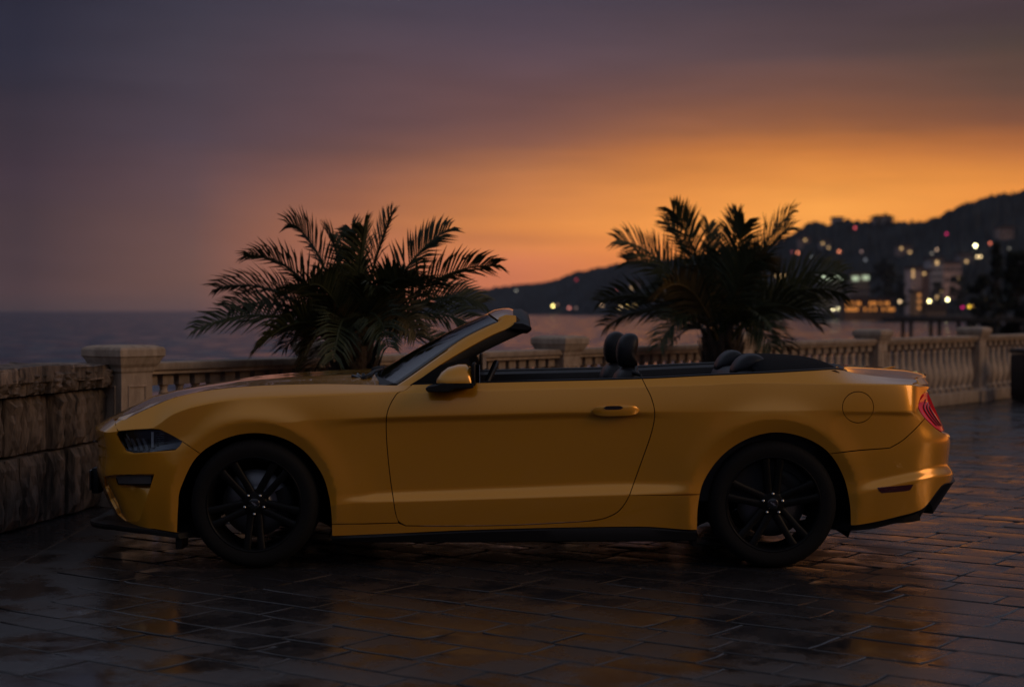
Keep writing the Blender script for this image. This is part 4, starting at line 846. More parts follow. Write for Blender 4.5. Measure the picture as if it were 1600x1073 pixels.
# hood and boot lid
def top_net(us, rows, name, material, parent, nv=26, thick=.012):
    # rows: functions u -> (px,py,y) turned to world; last row is the centre line
    u = np.array(us); Lr = [P(u, np.full(len(u), 7.))] + [np.array([W(a, np.interp(a, r_[0], r_[1]) , r_[2](a)) for a in u]) for r_ in rows]
    Lr = np.stack(Lr, 1); yk = np.arange(Lr.shape[1], dtype=float); V = []; full = np.concatenate([Lr, (Lr * [1, -1, 1])[:, -2::-1]], 1)
    kk = np.arange(full.shape[1], dtype=float); t = np.linspace(0, kk[-1], nv * 2 + 1)
    for row_ in full:
        m = pchip_prep(kk, row_)
        j = np.clip(t.astype(int), 0, len(kk) - 2); w = (t - j)[:, None]
        V.append((2 * w**3 - 3 * w**2 + 1) * row_[j] + (w**3 - 2 * w**2 + w) * m[j] + (-2 * w**3 + 3 * w**2) * row_[j + 1] + (w**3 - w**2) * m[j + 1])
    V = np.array(V); n = V.shape[1]; Fc = [(i * n + k, (i + 1) * n + k, (i + 1) * n + k + 1, i * n + k + 1) for i in range(len(V) - 1) for k in range(n - 1)]
    V = V.reshape(-1, 3)
    o = mesh(name, V, Fc, material, True, parent); return o, full
sil = ([150, 177.5, 209, 238, 280, 320, 377, 447, 510, 555, 592], [668, 652, 633.5, 618.5, 608, 601, 592.5, 587, 583.3, 581.6, 581.2])
lo_ = ([150, 177.5, 209, 238, 280, 320, 377, 447, 510, 555, 592], [668, 654, 639, 624.5, 614, 605, 597.5, 592, 589.5, 588.6, 588.6])
lo2 = ([150, 177.5, 209, 238, 280, 320, 377, 447, 510, 555, 592], [668, 654, 643, 629.5, 618, 608, 600.7, 596.6, 594.8, 594.6, 595])
def hood_net():
    T = np.concatenate([np.linspace(0, .12, 10)[:-1], np.linspace(.12, 1, 40)])
    fu = np.linspace(40, u_h, 200); fp = P(fu, np.full(200, 7.))
    rows = []
    e = P(u_h + 1 + (592 - u_h - 1) * T, np.full(len(T), 7.)); rows.append(e)
    for y, (tx, ty) in ((-.68, lo2), (-.54, lo_), (-.41, (sil[0], [b + 2.4 for b in sil[1]])), (-.2, (sil[0], [b + .6 for b in sil[1]])), (0., sil)):
        xf_, zf_ = np.interp(y, fp[::-1, 1], fp[::-1, 0]) if fp[0, 1] > fp[-1, 1] else np.interp(y, fp[:, 1], fp[:, 0]), 0
        o_ = np.argsort(fp[:, 1]); xf_ = np.interp(y, fp[o_, 1], fp[o_, 0]); zf_ = np.interp(y, fp[o_, 1], fp[o_, 2])
        sc_ = s_of(y); xr = (592 - 800) / sc_ - .04 * (1 - (y / .7) ** 2)
        x = xf_ + (xr - xf_) * T; zt = EYE - (np.interp(800 + x * sc_, tx, ty) - HOR) / sc_
        z = zt + (zf_ - zt[0]) * np.exp(-(x - xf_) / .10)
        rows.append(np.stack([x, np.full(len(x), y), z], 1))
    Lr = np.stack(rows, 1); full = np.concatenate([Lr, (Lr * [1, -1, 1])[:, -2::-1]], 1); kk = np.arange(full.shape[1], dtype=float); t = np.linspace(0, kk[-1], 61); V = []
    for row_ in full:
        m = pchip_prep(kk, row_); j = np.clip(t.astype(int), 0, len(kk) - 2); w = (t - j)[:, None]
        V.append((2 * w**3 - 3 * w**2 + 1) * row_[j] + (w**3 - 2 * w**2 + w) * m[j] + (-2 * w**3 + 3 * w**2) * row_[j + 1] + (w**3 - w**2) * m[j + 1])
    V = np.array(V); n = V.shape[1]
    return mesh('hood', V.reshape(-1, 3), [(i * n + k, (i + 1) * n + k, (i + 1) * n + k + 1, i * n + k + 1) for i in range(len(V) - 1) for k in range(n - 1)], M['paint'], True, car)
hood = hood_net()
box('hood_vent', (W(276, 615.5, -.48)[0], -.48, W(276, 616.3, -.48)[2] + .002), (.05, .1, .004), M['gloss_black'], hood, rot=Matrix.Rotation(R(-12), 3, 'Y'))
du_ = np.linspace(1306, 1446, 30)
deck, _df = top_net(du_, [([1306, 1338, 1407, 1446], [574.5, 578.5, 584.5, 590], lambda a: -.55), ([1306, 1369, 1414, 1441, 1446], [571.8, 575.2, 578.5, 583.5, 586.5], lambda a: -.30), ([1306, 1369, 1414, 1441, 1446], [571, 574.2, 577.3, 582.2, 585.5], lambda a: 0.)], 'boot_lid', M['paint'], car)
af_ = W(1379, 576, 0.0); V, Fc = loft([[(af_[0] - .04 + .1 * t + a * (.045 * (1 - .55 * t)), b * .018 * (1 - .6 * t), af_[2] - .012 + .026 * t) for a, b in [(math.cos(w), math.sin(w)) for w in np.linspace(0, 2 * math.pi, 13)[:-1]]] for t in (0, .35, .7, 1)])
fixn(mesh('antenna_fin', V, Fc, M['paint'], True, deck))
# ---- black lower trims
def mirror_mesh(name, V, Fc, m, parent, smooth=True, both=True, auto=40):
    o = fixn(mesh(name, V, Fc, m, smooth, parent)); shade(o.data, auto)
    if both:
        o2 = fixn(mesh(name, [(a, -b, c) for a, b, c in V], [f[::-1] for f in Fc], m, smooth, parent)); shade(o2.data, auto)
# side skirt
secs = []
for px in np.linspace(519, 1088, 24):
    a = P([px], [0.])[0]; yb = np.interp(px, [519, 600, 740, 1000, 1060, 1088], [846, 847, 847, 845.5, 845, 844]); yt = a[2] + .004
    b = W(px, yb, -.875); o_ = .012 * math.sin(math.pi * min(1, (px - 519) / 120)) * (1 if px < 1040 else max(0, (1088 - px) / 48))
    secs.append([(a[0], -.898 - o_, yt), (a[0], -.905 - o_, yt - .012), (b[0], -.895 - o_, b[2] + .008), (b[0], -.875, b[2]), (b[0], -.80, b[2] + .01), (a[0], -.80, yt)])
V, Fc = loft(secs); mirror_mesh('side_skirt', V, Fc, M['black'], car)
for px0, px1, pt, pb, nm in ((274, 285, 829, 858, 'air_flap'), (1081, 1089, 829, 853, 'air_flap')):
    a, b = W(px0, pt, -.86), W(px1, pb, -.86)
    for s in (1, -1): box(nm, ((a[0] + b[0]) / 2, -.78 * s, (a[2] + b[2]) / 2), (b[0] - a[0], .16, a[2] - b[2]), M['black'], car, bev=.004)
# splitter
us = np.concatenate([np.linspace(40, 180, 24), np.linspace(190, 279, 12)]); a = line(4, us); zz = np.interp(us, [40, 150, 190, 235, 279], [W(0, p, y)[2] for p, y in ((817, -.3), (817, -.65), (820, -.8), (828, -.88), (834.5, -.9))])
k = np.interp(us, [40, 190, 240, 279], [.045, .03, .008, -.004]); pl = []
for i in range(len(us)):
    t = line(4, [min(us[i] + 2, 600)])[0] - line(4, [max(us[i] - 2, 40)])[0]; n = np.array([-t[1], t[0]]); n = n / np.linalg.norm(n); n = n if n[1] < 0 or n[0] < 0 else -n
    pl.append((a[i, 0] + n[0] * k[i], min(a[i, 1] + n[1] * k[i], 0), zz[i]))
secs = [[(x, y, z + .006), (x - .004, y - .002, z - .006), (x + .005, y, z - .022), (x + .22, y * .80, z - .03), (x + .22, y * .80, z + .02)] for x, y, z in pl]
V, Fc = loft(secs); mirror_mesh('front_splitter', V, Fc, M['black'], car)
b0 = box('number_plate', (-2.385, 0, W(0, 750, -.26)[2]), (.012, .52, .115), M['gloss_black'], car, bev=.004)
box('plate_bracket', (-2.362, 0, W(0, 750, -.26)[2] - .005), (.04, .48, .145), M['black'], car, bev=.006)
# rear diffuser
us = np.linspace(1323, 1600, 46); a = P(us, np.zeros(46)); secs = []
for i, u in enumerate(us):
    dzb = np.interp(u, [1323, 1360, 1400, 1440, 1470, 1495, 1600], [.022, .03, .03, .055, .10, .17, .20]); inn = np.interp(u, [1323, 1400, 1470, 1600], [.01, .02, .03, .05])
    x, y, z = a[i]; cx = np.interp(u, [1323, 1440, 1470, 1600], [0, 0, .03, .04]); ox = np.interp(u, [1323, 1440, 1480, 1600], [0, 0.0, .016, .016])
    yy = y + inn * (1 if y < -.02 else 0)
    secs.append([(x - .03, y * .97, z + .012), (x + ox, y - .002 * (y < -.1), z + .006), (x + ox - .004, yy - .004, z - .012), (x - cx - .35 * dzb * (u > 1440), yy, z - dzb), (x - cx - .25, yy * .8, z - dzb), (x - cx - .25, yy * .8, z + .01)])
V, Fc = loft(secs); mirror_mesh('rear_diffuser', V, Fc, M['black'], car)
for s in (1, -1):
    V, Fc = tube([(2.05, -.55 * s, .30), (2.31, -.55 * s, .31)], .045, 16, cap=False); mesh('exhaust_tip', V, Fc, M['gloss_black'], True, car)
# underbody, wheel wells
box('underbody', (0.02, 0, .33), (1.75, 1.70, .16), M['void'], car)
box('underbody', (-1.86, 0, .29), (.30, 1.4, .16), M['void'], car); box('underbody', (2.0, 0, .36), (.34, 1.5, .20), M['void'], car)
box('underbody', (-1.36, 0, .32), (.95, .9, .16), M['void'], car); box('underbody', (1.37, 0, .34), (.95, .9, .16), M['void'], car)
for cx, cz, rf in WHEELS:
    for s in (1, -1):
        prof = [(.435, -.90 * s), (.425, -.86 * s), (.42, -.60 * s), (.38, -.56 * s), (.05, -.55 * s)]
        V, Fc = lathe(prof, 28, 'y', R(-24), R(204)); o = mesh('wheel_arch_liner', [(x + cx, y, z + cz) for x, y, z in V], Fc, M['void'], True, car)

# ---- wheels (proto facing -y, centre at origin)
WY = -.925   # outer face of the tyre
def build_wheel(parent, cx, sgn, rot, front):
    w = empty('wheel', (cx, WY * sgn, .338), car, 0 if sgn == 1 else math.pi)
    prof = [(.248, .004), (.262, -.001), (.285, -.006), (.305, -.005), (.318, .003), (.328, .016), (.334, .03), (.3375, .05), (.338, .09), (.338, .165), (.3375, .205), (.334, .225), (.325, .242), (.30, .256), (.262, .25), (.248, .246)]
    V, Fc = lathe(prof, 72, 'y'); t = fixn(mesh('tyre', V, Fc, M['tyre'], True, w))
    gV = []; 
    prof = [(.236, .02), (.243, .004), (.250, .000), (.2535, .004), (.252, .010), (.242, .016), (.236, .03), (.230, .06), (.222, .12), (.225, .2), (.245, .246)]
    V, Fc = lathe(prof, 72, 'y'); rim = fixn(mesh('rim', V, Fc, M['rim'], True, w))
    for i in range(5):
        a = rot + 2 * math.pi * i / 5
        for sd in (-1, 1):
            secs = []
            for t_, r, off, hw, dp, th in ((0, .050, .019, .019, .030, .03), (.25, .10, .025, .0185, .027, .03), (.6, .17, .032, .0175, .018, .03), (.9, .225, .038, .0195, .010, .028), (1, .240, .040, .024, .010, .028)):
                c = off * sd; q = []
                for dx, dy in ((-hw, dp + th), (-hw, dp + .006), (-hw * .55, dp), (hw * .55, dp), (hw, dp + .006), (hw, dp + th)):
                    lx, lr = c + dx, r; q.append((math.cos(a) * lr - math.sin(a) * lx, dy, math.sin(a) * lr + math.cos(a) * lx))
                secs.append(q)
            V, Fc = loft(secs); o = fixn(mesh('spoke', V, Fc, M['rim'], True, w)); shade(o.data, 40)
    V, Fc = lathe([(0, .024), (.03, .024), (.034, .026), (.05, .028), (.066, .032), (.072, .045), (.072, .09), (.0, .09)], 40, 'y'); fixn(mesh('hub', V, Fc, M['rim'], True, w))
    V, Fc = lathe([(0, .0165), (.026, .0175), (.031, .020), (.032, .027)], 32, 'y'); cap = fixn(mesh('centre_cap', V, Fc, M['gloss_black'], True, w))
    e = [(-.017, .011), (-.010, .013), (-.005, .008), (.004, .006), (.012, -.004), (.019, -.010), (.014, -.009), (.008, -.007), (.004, -.010), (.000, -.003), (-.008, .002), (-.011, .007)]
    V = [(x, .0145, z) for x, z in e] + [(x, .0185, z) for x, z in e]; n = len(e)
    fixn(mesh('emblem', V, [tuple(range(n))] + [(i, i + n, (i + 1) % n + n, (i + 1) % n) for i in range(n)], M['chrome'], False, w))
    for i in range(5):
        a = rot + 2 * math.pi * (i) / 5 + (0 if front else 0)
        V, Fc = lathe([(0, .008), (.006, .009), (.0088, .013), (.0095, .03)], 10, 'y'); x, z = .0535 * math.cos(a), .0535 * math.sin(a)
        fixn(mesh('lug_nut', [(p + x, q + .006, r_ + z) for p, q, r_ in V], Fc, M['chrome'], True, w))
    V, Fc = lathe([(.06, .07), (.075, .085), (.09, .09), (.176, .09), (.178, .094), (.178, .116), (.09, .12)], 48, 'y'); fixn(mesh('brake_disc', V, Fc, M['disc'], True, w))
    ca = 0 if sgn == 1 else math.pi
    a0, a1 = ((R(-25), R(30)) if front else (R(25), R(75)))
    V, Fc = lathe([(.118, .070), (.150, .062), (.186, .066), (.196, .08), (.196, .13), (.118, .13), (.118, .070)], 10, 'y', a0, a1); fixn(mesh('brake_caliper', V, Fc, M['black'], True, w))
    return w
for cx, rot, fr_ in ((WHEELS[0][0], R(-90), True), (WHEELS[1][0], R(90), False)):
    for sgn in (1, -1): build_wheel(car, cx, sgn, rot, fr_)

# ---- windscreen and its frame
def C(px, py, y): return np.array(W(px, py, y))
tt = np.linspace(0, 1, 22)
def along(pts, t):     # image polyline with depth -> world, by cumulative length
    p = np.array([C(*q) for q in pts]); q = np.array(pts, float)[:, :2]; l = np.concatenate([[0], np.cumsum(np.linalg.norm(np.diff(q, axis=0), axis=1))]); l /= l[-1]
    m = pchip_prep(l, p); j = np.clip(np.searchsorted(l, t) - 1, 0, len(l) - 2); h = (l[j + 1] - l[j])[:, None]; w = ((t - l[j])[:, None]) / h
    return (2 * w**3 - 3 * w**2 + 1) * p[j] + (w**3 - 2 * w**2 + w) * h * m[j] + (-2 * w**3 + 3 * w**2) * p[j + 1] + (w**3 - w**2) * h * m[j + 1]
inner = along([(610, 606, -.80), (624, 598, -.79), (641, 586.5, -.765), (688, 553, -.705), (724, 528.5, -.66), (765, 508, -.612), (780, 501, -.60), (779, 496, -.582)], tt)
outer = along([(634, 607, -.86), (645.6, 599.4, -.84), (688, 569.5, -.785), (726.5, 546, -.725), (771, 522, -.66), (799, 509.5, -.63), (806.5, 502, -.615), (806, 493, -.59)], tt)
back = along([(640, 608, -.80), (668, 597, -.80), (707.5, 574, -.745), (739, 558, -.69), (790, 533, -.63), (829, 515.5, -.58)], tt)
mid = (inner + outer) / 2 + np.array([-.006, -.010, .010])
V = np.stack([inner - [0, -.02, .015], inner, mid, outer, outer + [.006, .02, -.012]], 1); n = V.shape[1]
grid = lambda V: (V.reshape(-1, 3), [(i * V.shape[1] + k, (i + 1) * V.shape[1] + k, (i + 1) * V.shape[1] + k + 1, i * V.shape[1] + k + 1) for i in range(len(V) - 1) for k in range(V.shape[1] - 1)])
Vg, Fg = grid(V)
frame = empty('windscreen_frame', (0, 0, 0), car)
def both(name, V, Fc, m, parent, auto=50):
    for s in (1, -1):
        o = mesh(name, [(a, b * s, c) for a, b, c in V], Fc, m, True, parent); bm = bmesh.new(); bm.from_mesh(o.data); bmesh.ops.recalc_face_normals(bm, faces=bm.faces); bm.to_mesh(o.data); bm.free(); shade(o.data, auto)
both('a_pillar', Vg, Fg, M['paint'], frame)
V = np.stack([outer + [.004, .006, -.004], outer * .35 + back * .65 + [0, -.006, 0], back, back + [-.03, .05, .0], inner + [.03, .05, -.03]], 1); Vg, Fg = grid(V); both('pillar_trim', Vg, Fg, M['black'], frame)
# header across the top: sections from y=-.60 to .60
ys = np.linspace(-.60, .60, 31); secs = []
for y in ys:
    q = (y / .60) ** 2; q4 = q ** 2
    gx, gz = np.interp(q, [0, 1], [C(764, 489.5, 0)[0], C(779, 500.5, -.6)[0]]), np.interp(q, [0, 1], [C(764, 489.5, 0)[2], C(779, 500.5, -.6)[2]])
    tx, tz = np.interp(q, [0, 1], [C(785, 481.8, 0)[0], C(797, 496, -.6)[0]]), np.interp(q, [0, 1], [C(785, 481.8, 0)[2], C(797, 496, -.6)[2]])
    rx, rz = np.interp(q, [0, 1], [C(803, 484, 0)[0], C(806, 505, -.6)[0]]), np.interp(q, [0, 1], [C(803, 484, 0)[2], C(806, 505, -.6)[2]])
    secs.append([(gx, y, gz - .004), (gx - .004, y, gz + .004), ((gx + tx) / 2 - .006, y, (gz + tz) / 2 + .006), (tx, y, tz), ((tx + rx) / 2 + .004, y, (tz + rz) / 2 + .005), (rx, y, rz), (rx - .02, y, rz - .03), (gx + .02, y, gz - .03)])
V, Fc = loft(secs); o = fixn(mesh('header', V, Fc, M['paint'], True, frame)); shade(o.data, 50)
secs = []
for y in np.linspace(-.655, .655, 35):
    q = min(1, (y / .62) ** 2); e = max(0, (abs(y) - .60) / .055)
    rx, rz = np.interp(q, [0, 1], [C(802, 483.5, 0)[0], C(804, 503, -.62)[0]]), np.interp(q, [0, 1], [C(802, 483.5, 0)[2], C(804, 503, -.62)[2]])
    bx, bz = np.interp(q, [0, 1], [C(826, 490, 0)[0], C(829.5, 508, -.62)[0]]), np.interp(q, [0, 1], [C(826, 490, 0)[2], C(829.5, 508, -.62)[2]])
    d = .055 - .03 * e
    secs.append([(rx, y, rz + .002 - .01 * e), ((rx + bx) / 2, y, max(rz, bz) + .004 - .012 * e), (bx - .012, y, bz + .008 - .012 * e), (bx, y, bz - .01), (bx + .004, y, bz - d * .6), (bx - .02, y, bz - d), (rx - .02, y, rz - d - .01)])
V, Fc = loft(secs); o = fixn(mesh('header_seal', V, Fc, M['black'], True, frame)); shade(o.data, 50)
# glass
sec = []
for k in range(25):
    t = k / 24; row_ = []
    i0 = inner[2] * (1 - t) + inner[-1] * t if False else np.array([np.interp(t, np.linspace(0, 1, 22), inner[:, c]) for c in range(3)])
    c0 = C(590, 583.5, 0) * (1 - t) + C(764, 490, 0) * t + np.array([-.012, 0, .012]) * 4 * t * (1 - t)
    if t > .94: i0 = inner[-2] * 1.0
    for y in np.linspace(-1, 1, 33):
        f = abs(y) ** 2.1; p = c0 * (1 - f) + i0 * f; row_.append((p[0], i0[1] * abs(y) * (1 if y < 0 else -1), p[2]))
    sec.append(row_)
V, Fc = loft(sec, closed=False); gl = mesh('windscreen', V, Fc, M['glass'], True, car)
sl = gl.modifiers.new('thick', 'SOLIDIFY'); sl.thickness = .004
# cowl, wipers
secs = []
for y in np.linspace(-.80, .80, 25):
    f = abs(y / .8) ** 2; xa = C(586, 586, 0)[0] * (1 - f) + (-.62) * f; za = .985 * (1 - f) + .955 * f
    secs.append([(xa - .09, y, za - .005), (xa - .02, y, za + .012), (xa + .06, y, za + .012), (xa + .06, y, za - .05), (xa - .09, y, za - .05)])
V, Fc = loft(secs); o = fixn(mesh('cowl', V, Fc, M['black'], True, car)); shade(o.data, 40)
for s, y0 in ((1, -.62), (1, .05)):
    ps = [(-.83, y0, 1.005), (-.80, y0 + .04, 1.02), (-.79, y0 + .3, 1.022), (-.77, y0 + .55, 1.02)]
    V, Fc = tube([(x + .02, y, z - .03 * (abs(y) / .7) ** 2) for x, y, z in ps], [.018, .014, .010, .008], 6); fixn(mesh('wiper', V, Fc, M['black'], True, car))
for i in range(5):
    a = C(556 + 7 * i, 589 + 1.2 * i, -.55); box('wiper_linkage', (a[0], -.55 + .03 * (i % 2), a[2]), (.05, .05, .018), M['gloss_black'], car, bev=.006, rot=Matrix.Rotation(R(20 + 25 * (i % 3)), 3, 'Y') @ Matrix.Rotation(R(30 * i), 3, 'Z'))
# quarter sail at the mirror root
sail = [(640, 601.5), (662, 588), (688, 570), (706, 566), (716, 562), (733, 560), (741, 600.5)]
V = [C(a, b, -.868) for a, b in sail] + [C(a, b, -.845) for a, b in sail]; n = len(sail)
both('mirror_sail', V, [tuple(range(n)), tuple(range(2 * n - 1, n - 1, -1))] + [(i, (i + 1) % n, (i + 1) % n + n, i + n) for i in range(n)], M['black'], car)
# door mirrors
def mirror_cap(s):
    mr = empty('door_mirror', (0, 0, 0), car)
    prof = [(681.5, 597, .35), (683, 590, .6), (690, 580.5, .82), (700, 573.5, .95), (716, 569, 1), (728, 568.5, .98), (734.5, 573, .93), (738, 583, .88), (740, 597, .85)]
    bot = 597.5; secs = []
    for px, pt, wd_ in prof:
        a, b = C(px, pt, -1.0), C(px, bot, -1.0); h = max(a[2] - b[2], .004); w = .105 * wd_; q = []
        for th in np.linspace(0, math.pi, 13):
            q.append((a[0], -.985 - math.cos(th) * w * (-1), b[2] + h * math.sin(th) ** .7))
        secs.append([(x, y * s, z) for x, y, z in q])
    V, Fc = loft(secs, closed=True); o = fixn(mesh('mirror_cap', V, Fc, M['paint'], True, mr)); shade(o.data, 50)
    base = [(666, 604.5), (672, 602), (684, 600), (690, 597), (741.5, 596.5), (741, 603.5), (738, 605.5), (712, 606), (705, 609), (702, 611.5), (670, 611), (667, 608.5)]
    lo1, hi1 = -1.085, -.89
    V = [C(a, b, -.985) for a, b in base]; V = [(v[0], lo1 + .0 * i, v[2]) for i, v in enumerate(V)] + [(v[0], hi1, v[2]) for v in V]; n = len(base)
    V = [(x, y * s, z) for x, y, z in V]
    o = fixn(mesh('mirror_base', V, [tuple(range(n)), tuple(range(2 * n - 1, n - 1, -1))] + [(i, (i + 1) % n, (i + 1) % n + n, i + n) for i in range(n)], M['black'], False, mr))
    bv = o.modifiers.new('b', 'BEVEL'); bv.width = .006; bv.segments = 2
    a, b = C(742, 566, -.985), C(742, 602, -.985)
    o = box('mirror_bezel', (a[0] - .004, -.985 * s, (a[2] + b[2]) / 2), (.022, .20, a[2] - b[2]), M['black'], mr, bev=.012, seg=3)
    box('mirror_glass', (a[0] + .009, -.985 * s, (a[2] + b[2]) / 2 + .004), (.004, .17, (a[2] - b[2]) * .76), M['mirror'], mr, rot=Matrix.Rotation(R(12 * s), 3, 'Z'))
for s in (1, -1): mirror_cap(s)
# door handles
for s in (1, -1):
    pr = dr if s == 1 else dr2
    secs = []
    for t in np.linspace(0, 1, 15):
        px = 924 + 76 * t; hh = 8.2 * (1 - abs(2 * t - 1) ** 4) ** .5 + .3; pc = 642 - 1.5 * t
        o_ = .034 * (1 - abs(2 * t - 1) ** 3) + .003
        y0 = np.interp(pc, [634, 644, 652], [-.943, -.947, -.938])
        top, botm = C(px, pc - hh, y0), C(px, pc + hh, y0)
        secs.append([(top[0], (y0 + .004) * s, top[2]), (top[0], (y0 - o_ * .8) * s, top[2] - .002), (top[0], (y0 - o_) * s, (top[2] + botm[2]) / 2), (top[0], (y0 - o_ * .8) * s, botm[2] + .002), (top[0], (y0 + .004) * s, botm[2])])
    V, Fc = loft(secs); o = fixn(mesh('handle', V, Fc, M['paint'], True, pr)); shade(o.data, 50)
    secs = []
    for t in np.linspace(0, 1, 9):
        px = 943 + 31 * t; q = C(px, 637.2 - .6 * t, -.98); h = .0095 * (1 - abs(2 * t - 1) ** 4) ** .5 + .0005
        secs.append([(q[0], -.9445 * s, q[2] + h), (q[0], -.9812 * s, q[2] + h), (q[0], -.9818 * s, q[2] - h), (q[0], -.9445 * s, q[2] - h)])
    V, Fc = loft(secs); fixn(mesh('handle_slot', V, Fc, M['gloss_black'], False, pr))
# belt trim
for s in (1, -1):
    us = np.linspace(646, 1318, 90); a = P(us, np.full(90, 7.)); secs = []
    for p in a: secs.append([(p[0], (p[1] + .002) * s, p[2] - .006), (p[0], (p[1] + .004) * s, p[2] + .007), (p[0], (p[1] + .02) * s, p[2] + .009), (p[0], (p[1] + .04) * s, p[2] + .002), (p[0], (p[1] + .04) * s, p[2] - .05), (p[0], (p[1] + .01) * s, p[2] - .05)])
    V, Fc = loft(secs); o = fixn(mesh('belt_trim', V, Fc, M['black'], True, car)); shade(o.data, 50)
    # inner side panel under the belt
    secs = [[(p[0], (p[1] + .03) * s, p[2] + .001), (p[0], (p[1] + .10) * s, p[2] - .02), (p[0], (p[1] + .13) * s, p[2] - .12), (p[0], (p[1] + .10) * s, .35), (p[0], (p[1] + .03) * s, .35)] for p in a]
    V, Fc = loft(secs); o = fixn(mesh('inner_side_trim', V, Fc, M['leather'], True, car)); shade(o.data, 50)
# cabin floor, dash, console
box('cabin_floor', (.25, 0, .36), (2.0, 1.7, .05), M['void'], car)
secs = []
for y in np.linspace(-.74, .74, 21):
    f = (y / .74) ** 2; hb = .05 * math.exp(-((y + .37) / .16) ** 2)
    secs.append([(-.72 + .1 * f, y, .93), (-.55, y, .965 - .01 * f), (-.32, y, .965 + hb - .02 * f), (-.24, y, .93 + hb - .02 * f), (-.26, y, .75), (-.40, y, .55), (-.72 + .1 * f, y, .55)])
V, Fc = loft(secs); o = fixn(mesh('dashboard', V, Fc, M['leather'], True, car)); shade(o.data, 50)
box('centre_console', (.15, 0, .58), (.9, .24, .40), M['leather'], car, bev=.03)
sw = empty('steering_wheel', tuple(C(751, 588, -.37) + np.array([.012, 0, -.09])), car); sw.rotation_euler = (0, R(-66), 0)
V, Fc = lathe([(.182 + .017 * math.cos(a), .017 * math.sin(a)) for a in np.linspace(0, 2 * math.pi, 13)], 40); fixn(mesh('wheel_rim', V, Fc, M['leather'], True, sw))
V, Fc = lathe([(0, .03), (.05, .025), (.07, .0), (.05, -.03), (0, -.04)], 20); fixn(mesh('airbag_pad', V, Fc, M['leather'], True, sw))
for a in (R(90), R(210), R(330)):
    V, Fc = tube([(0, 0, -.005), (.17 * math.cos(a), .17 * math.sin(a), 0)], [.02, .014], 8); fixn(mesh('spoke', V, Fc, M['black'], True, sw))
V, Fc = tube([(0, 0, 0), (0, 0, -.22)], .035, 12); fixn(mesh('column', V, Fc, M['black'], True, sw))
# seats
def pad(name, outline, y0, w, m, parent, tilt=0, rnd=.35, n=13):
    pts = np.array(outline); cen = pts.mean(0); secs = []
    for t in np.linspace(-1, 1, n):
        k = (1 - abs(t) ** (1 / rnd * 1.3)) ** .5 if abs(t) < 1 else 0; k = .35 + .65 * k if abs(t) > .98 else .35 + .65 * k
        q = cen + (pts - cen) * k; secs.append([(a, y0 + t * w / 2, b) for a, b in q])
    V, Fc = loft(secs); o = fixn(mesh(name, V, Fc, m, True, parent)); sb = o.modifiers.new('s', 'SUBSURF'); sb.levels = sb.render_levels = 1; return o
def xz(pts, y): return [tuple(np.array(W(a, b, y))[[0, 2]]) for a, b in pts]
for y, dx in ((-.37, 0.), (.37, -.030)):
    st = empty('front_seat', (0, 0, 0), car)
    hr = [(966, 571), (962.5, 558), (963, 543), (967, 530), (974, 522.5), (984, 519.5), (993, 521.5), (997, 528), (996.5, 540), (993, 552), (994, 562), (996.5, 570), (992, 574), (980, 574.5), (972, 574)]
    o = [(a + dx, b) for a, b in xz(hr, -.37)]; pad('headrest', o, y, .27, M['leather'], st, rnd=.3)
    bk = [(.50, .52), (.53, .72), (.545, .88), (.56, .98), (.60, 1.035), (.66, 1.05), (.705, 1.03), (.725, .97), (.70, .85), (.66, .68), (.64, .52)]
    pad('backrest', [(a + dx, b) for a, b in bk], y, .50, M['leather'], st, rnd=.25)
    for q in (-.06, .06):
        V, Fc = tube([(.645 + dx, y + q, 1.02), (.66 + dx, y + q, 1.09)], .007, 8); fixn(mesh('headrest_post', V, Fc, M['chrome'], True, st))
    cu = [(.05, .50), (.02, .58), (.06, .64), (.2, .655), (.42, .62), (.55, .60), (.56, .48)]
    pad('cushion', [(a + dx, b) for a, b in cu], y, .50, M['leather'], st, rnd=.25)
V, Fc = tube([C(994, 574, -.55), C(991, 583, -.62), C(1001, 586, -.66), C(1003, 593, -.68)], [.012, .014, .008, .008], 8); fixn(mesh('belt_guide', V, Fc, M['black'], True, car))
rs_ = empty('rear_seat', (0, 0, 0), car)
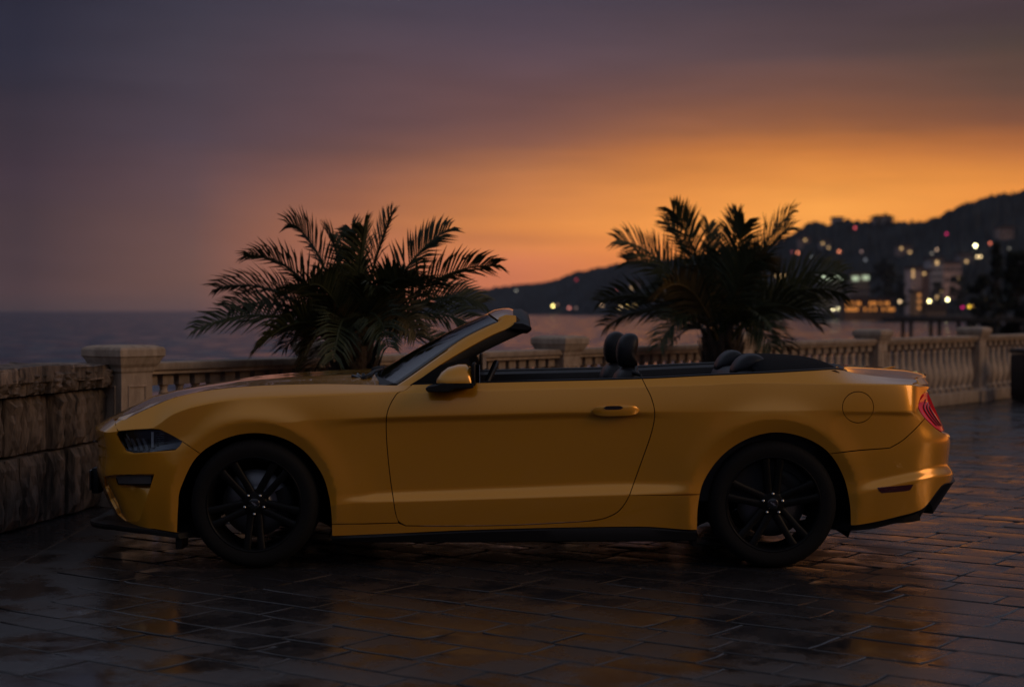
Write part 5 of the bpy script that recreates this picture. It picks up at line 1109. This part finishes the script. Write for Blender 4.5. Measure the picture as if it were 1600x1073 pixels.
for y in (-.34, .34):
    o = [(1138, 590), (1142, 575), (1150, 561), (1162, 553), (1174, 551), (1186, 554), (1194, 562), (1197, 575), (1198, 592)] if y < 0 else [(1136, 590), (1140, 575), (1148, 561), (1158, 553), (1170, 550), (1180, 553), (1188, 562), (1192, 575), (1194, 592)]
    pad('rear_headrest', xz(o, -.34), y, .30, M['leather'], rs_, rnd=.3)
pad('rear_backrest', [(1.16, .55), (1.19, .80), (1.20, .98), (1.24, 1.03), (1.34, 1.04), (1.42, 1.02), (1.42, .55)], 0, 1.32, M['leather'], rs_, rnd=.12)
pad('rear_cushion', [(.78, .5), (.76, .6), (.82, .66), (1.0, .65), (1.2, .62), (1.2, .5)], 0, 1.2, M['leather'], rs_, rnd=.12)
# folded soft top
secs = []
for y in np.linspace(-.84, .84, 29):
    f = abs(y) / .84; e = f ** 4; zt = C(1190, 551.5, 0)[2] - .05 * f ** 2 - .05 * e; x0 = 1.30 + .02 * f; x1 = C(1302, 571, 0)[0] - .16 * f ** 2.2
    zr = C(1302, 572, 0)[2] - .005 - .01 * f
    secs.append([(x0, y, .9), (x0, y, zt - .02), (x0 + .06, y, zt), (x0 + .2, y, zt - .004), (min(x0 + .40, x1 - .1), y, zt - .012), (x1 - .06, y, zt - .040 * (1 - e) - .01), (x1, y, zr), (x1 + .01, y, .9)])
V, Fc = loft(secs); o = fixn(mesh('folded_soft_top', V, Fc, M['fabric'], True, car)); shade(o.data, 60)
sb = o.modifiers.new('s', 'SUBSURF'); sb.levels = sb.render_levels = 1
secs = []
for y in np.linspace(-.83, .83, 31):
    f = abs(y) / .83; x1 = C(1304, 571, 0)[0] - .16 * f ** 2.2; zr = C(1304, 572, 0)[2] - .008 * f
    secs.append([(x1 - .05, y, zr - .01), (x1 - .03, y, zr + .012), (x1 + .0, y, zr + .014), (x1 + .025, y, zr + .002), (x1 + .02, y, zr - .03), (x1 - .05, y, zr - .03)])
V, Fc = loft(secs); o = fixn(mesh('soft_top_seal', V, Fc, M['black'], True, car)); shade(o.data, 60)
HAZE = .00010
if HAZE: haze(-700, 1400, -140, 1900, -3.5, 140, HAZE)
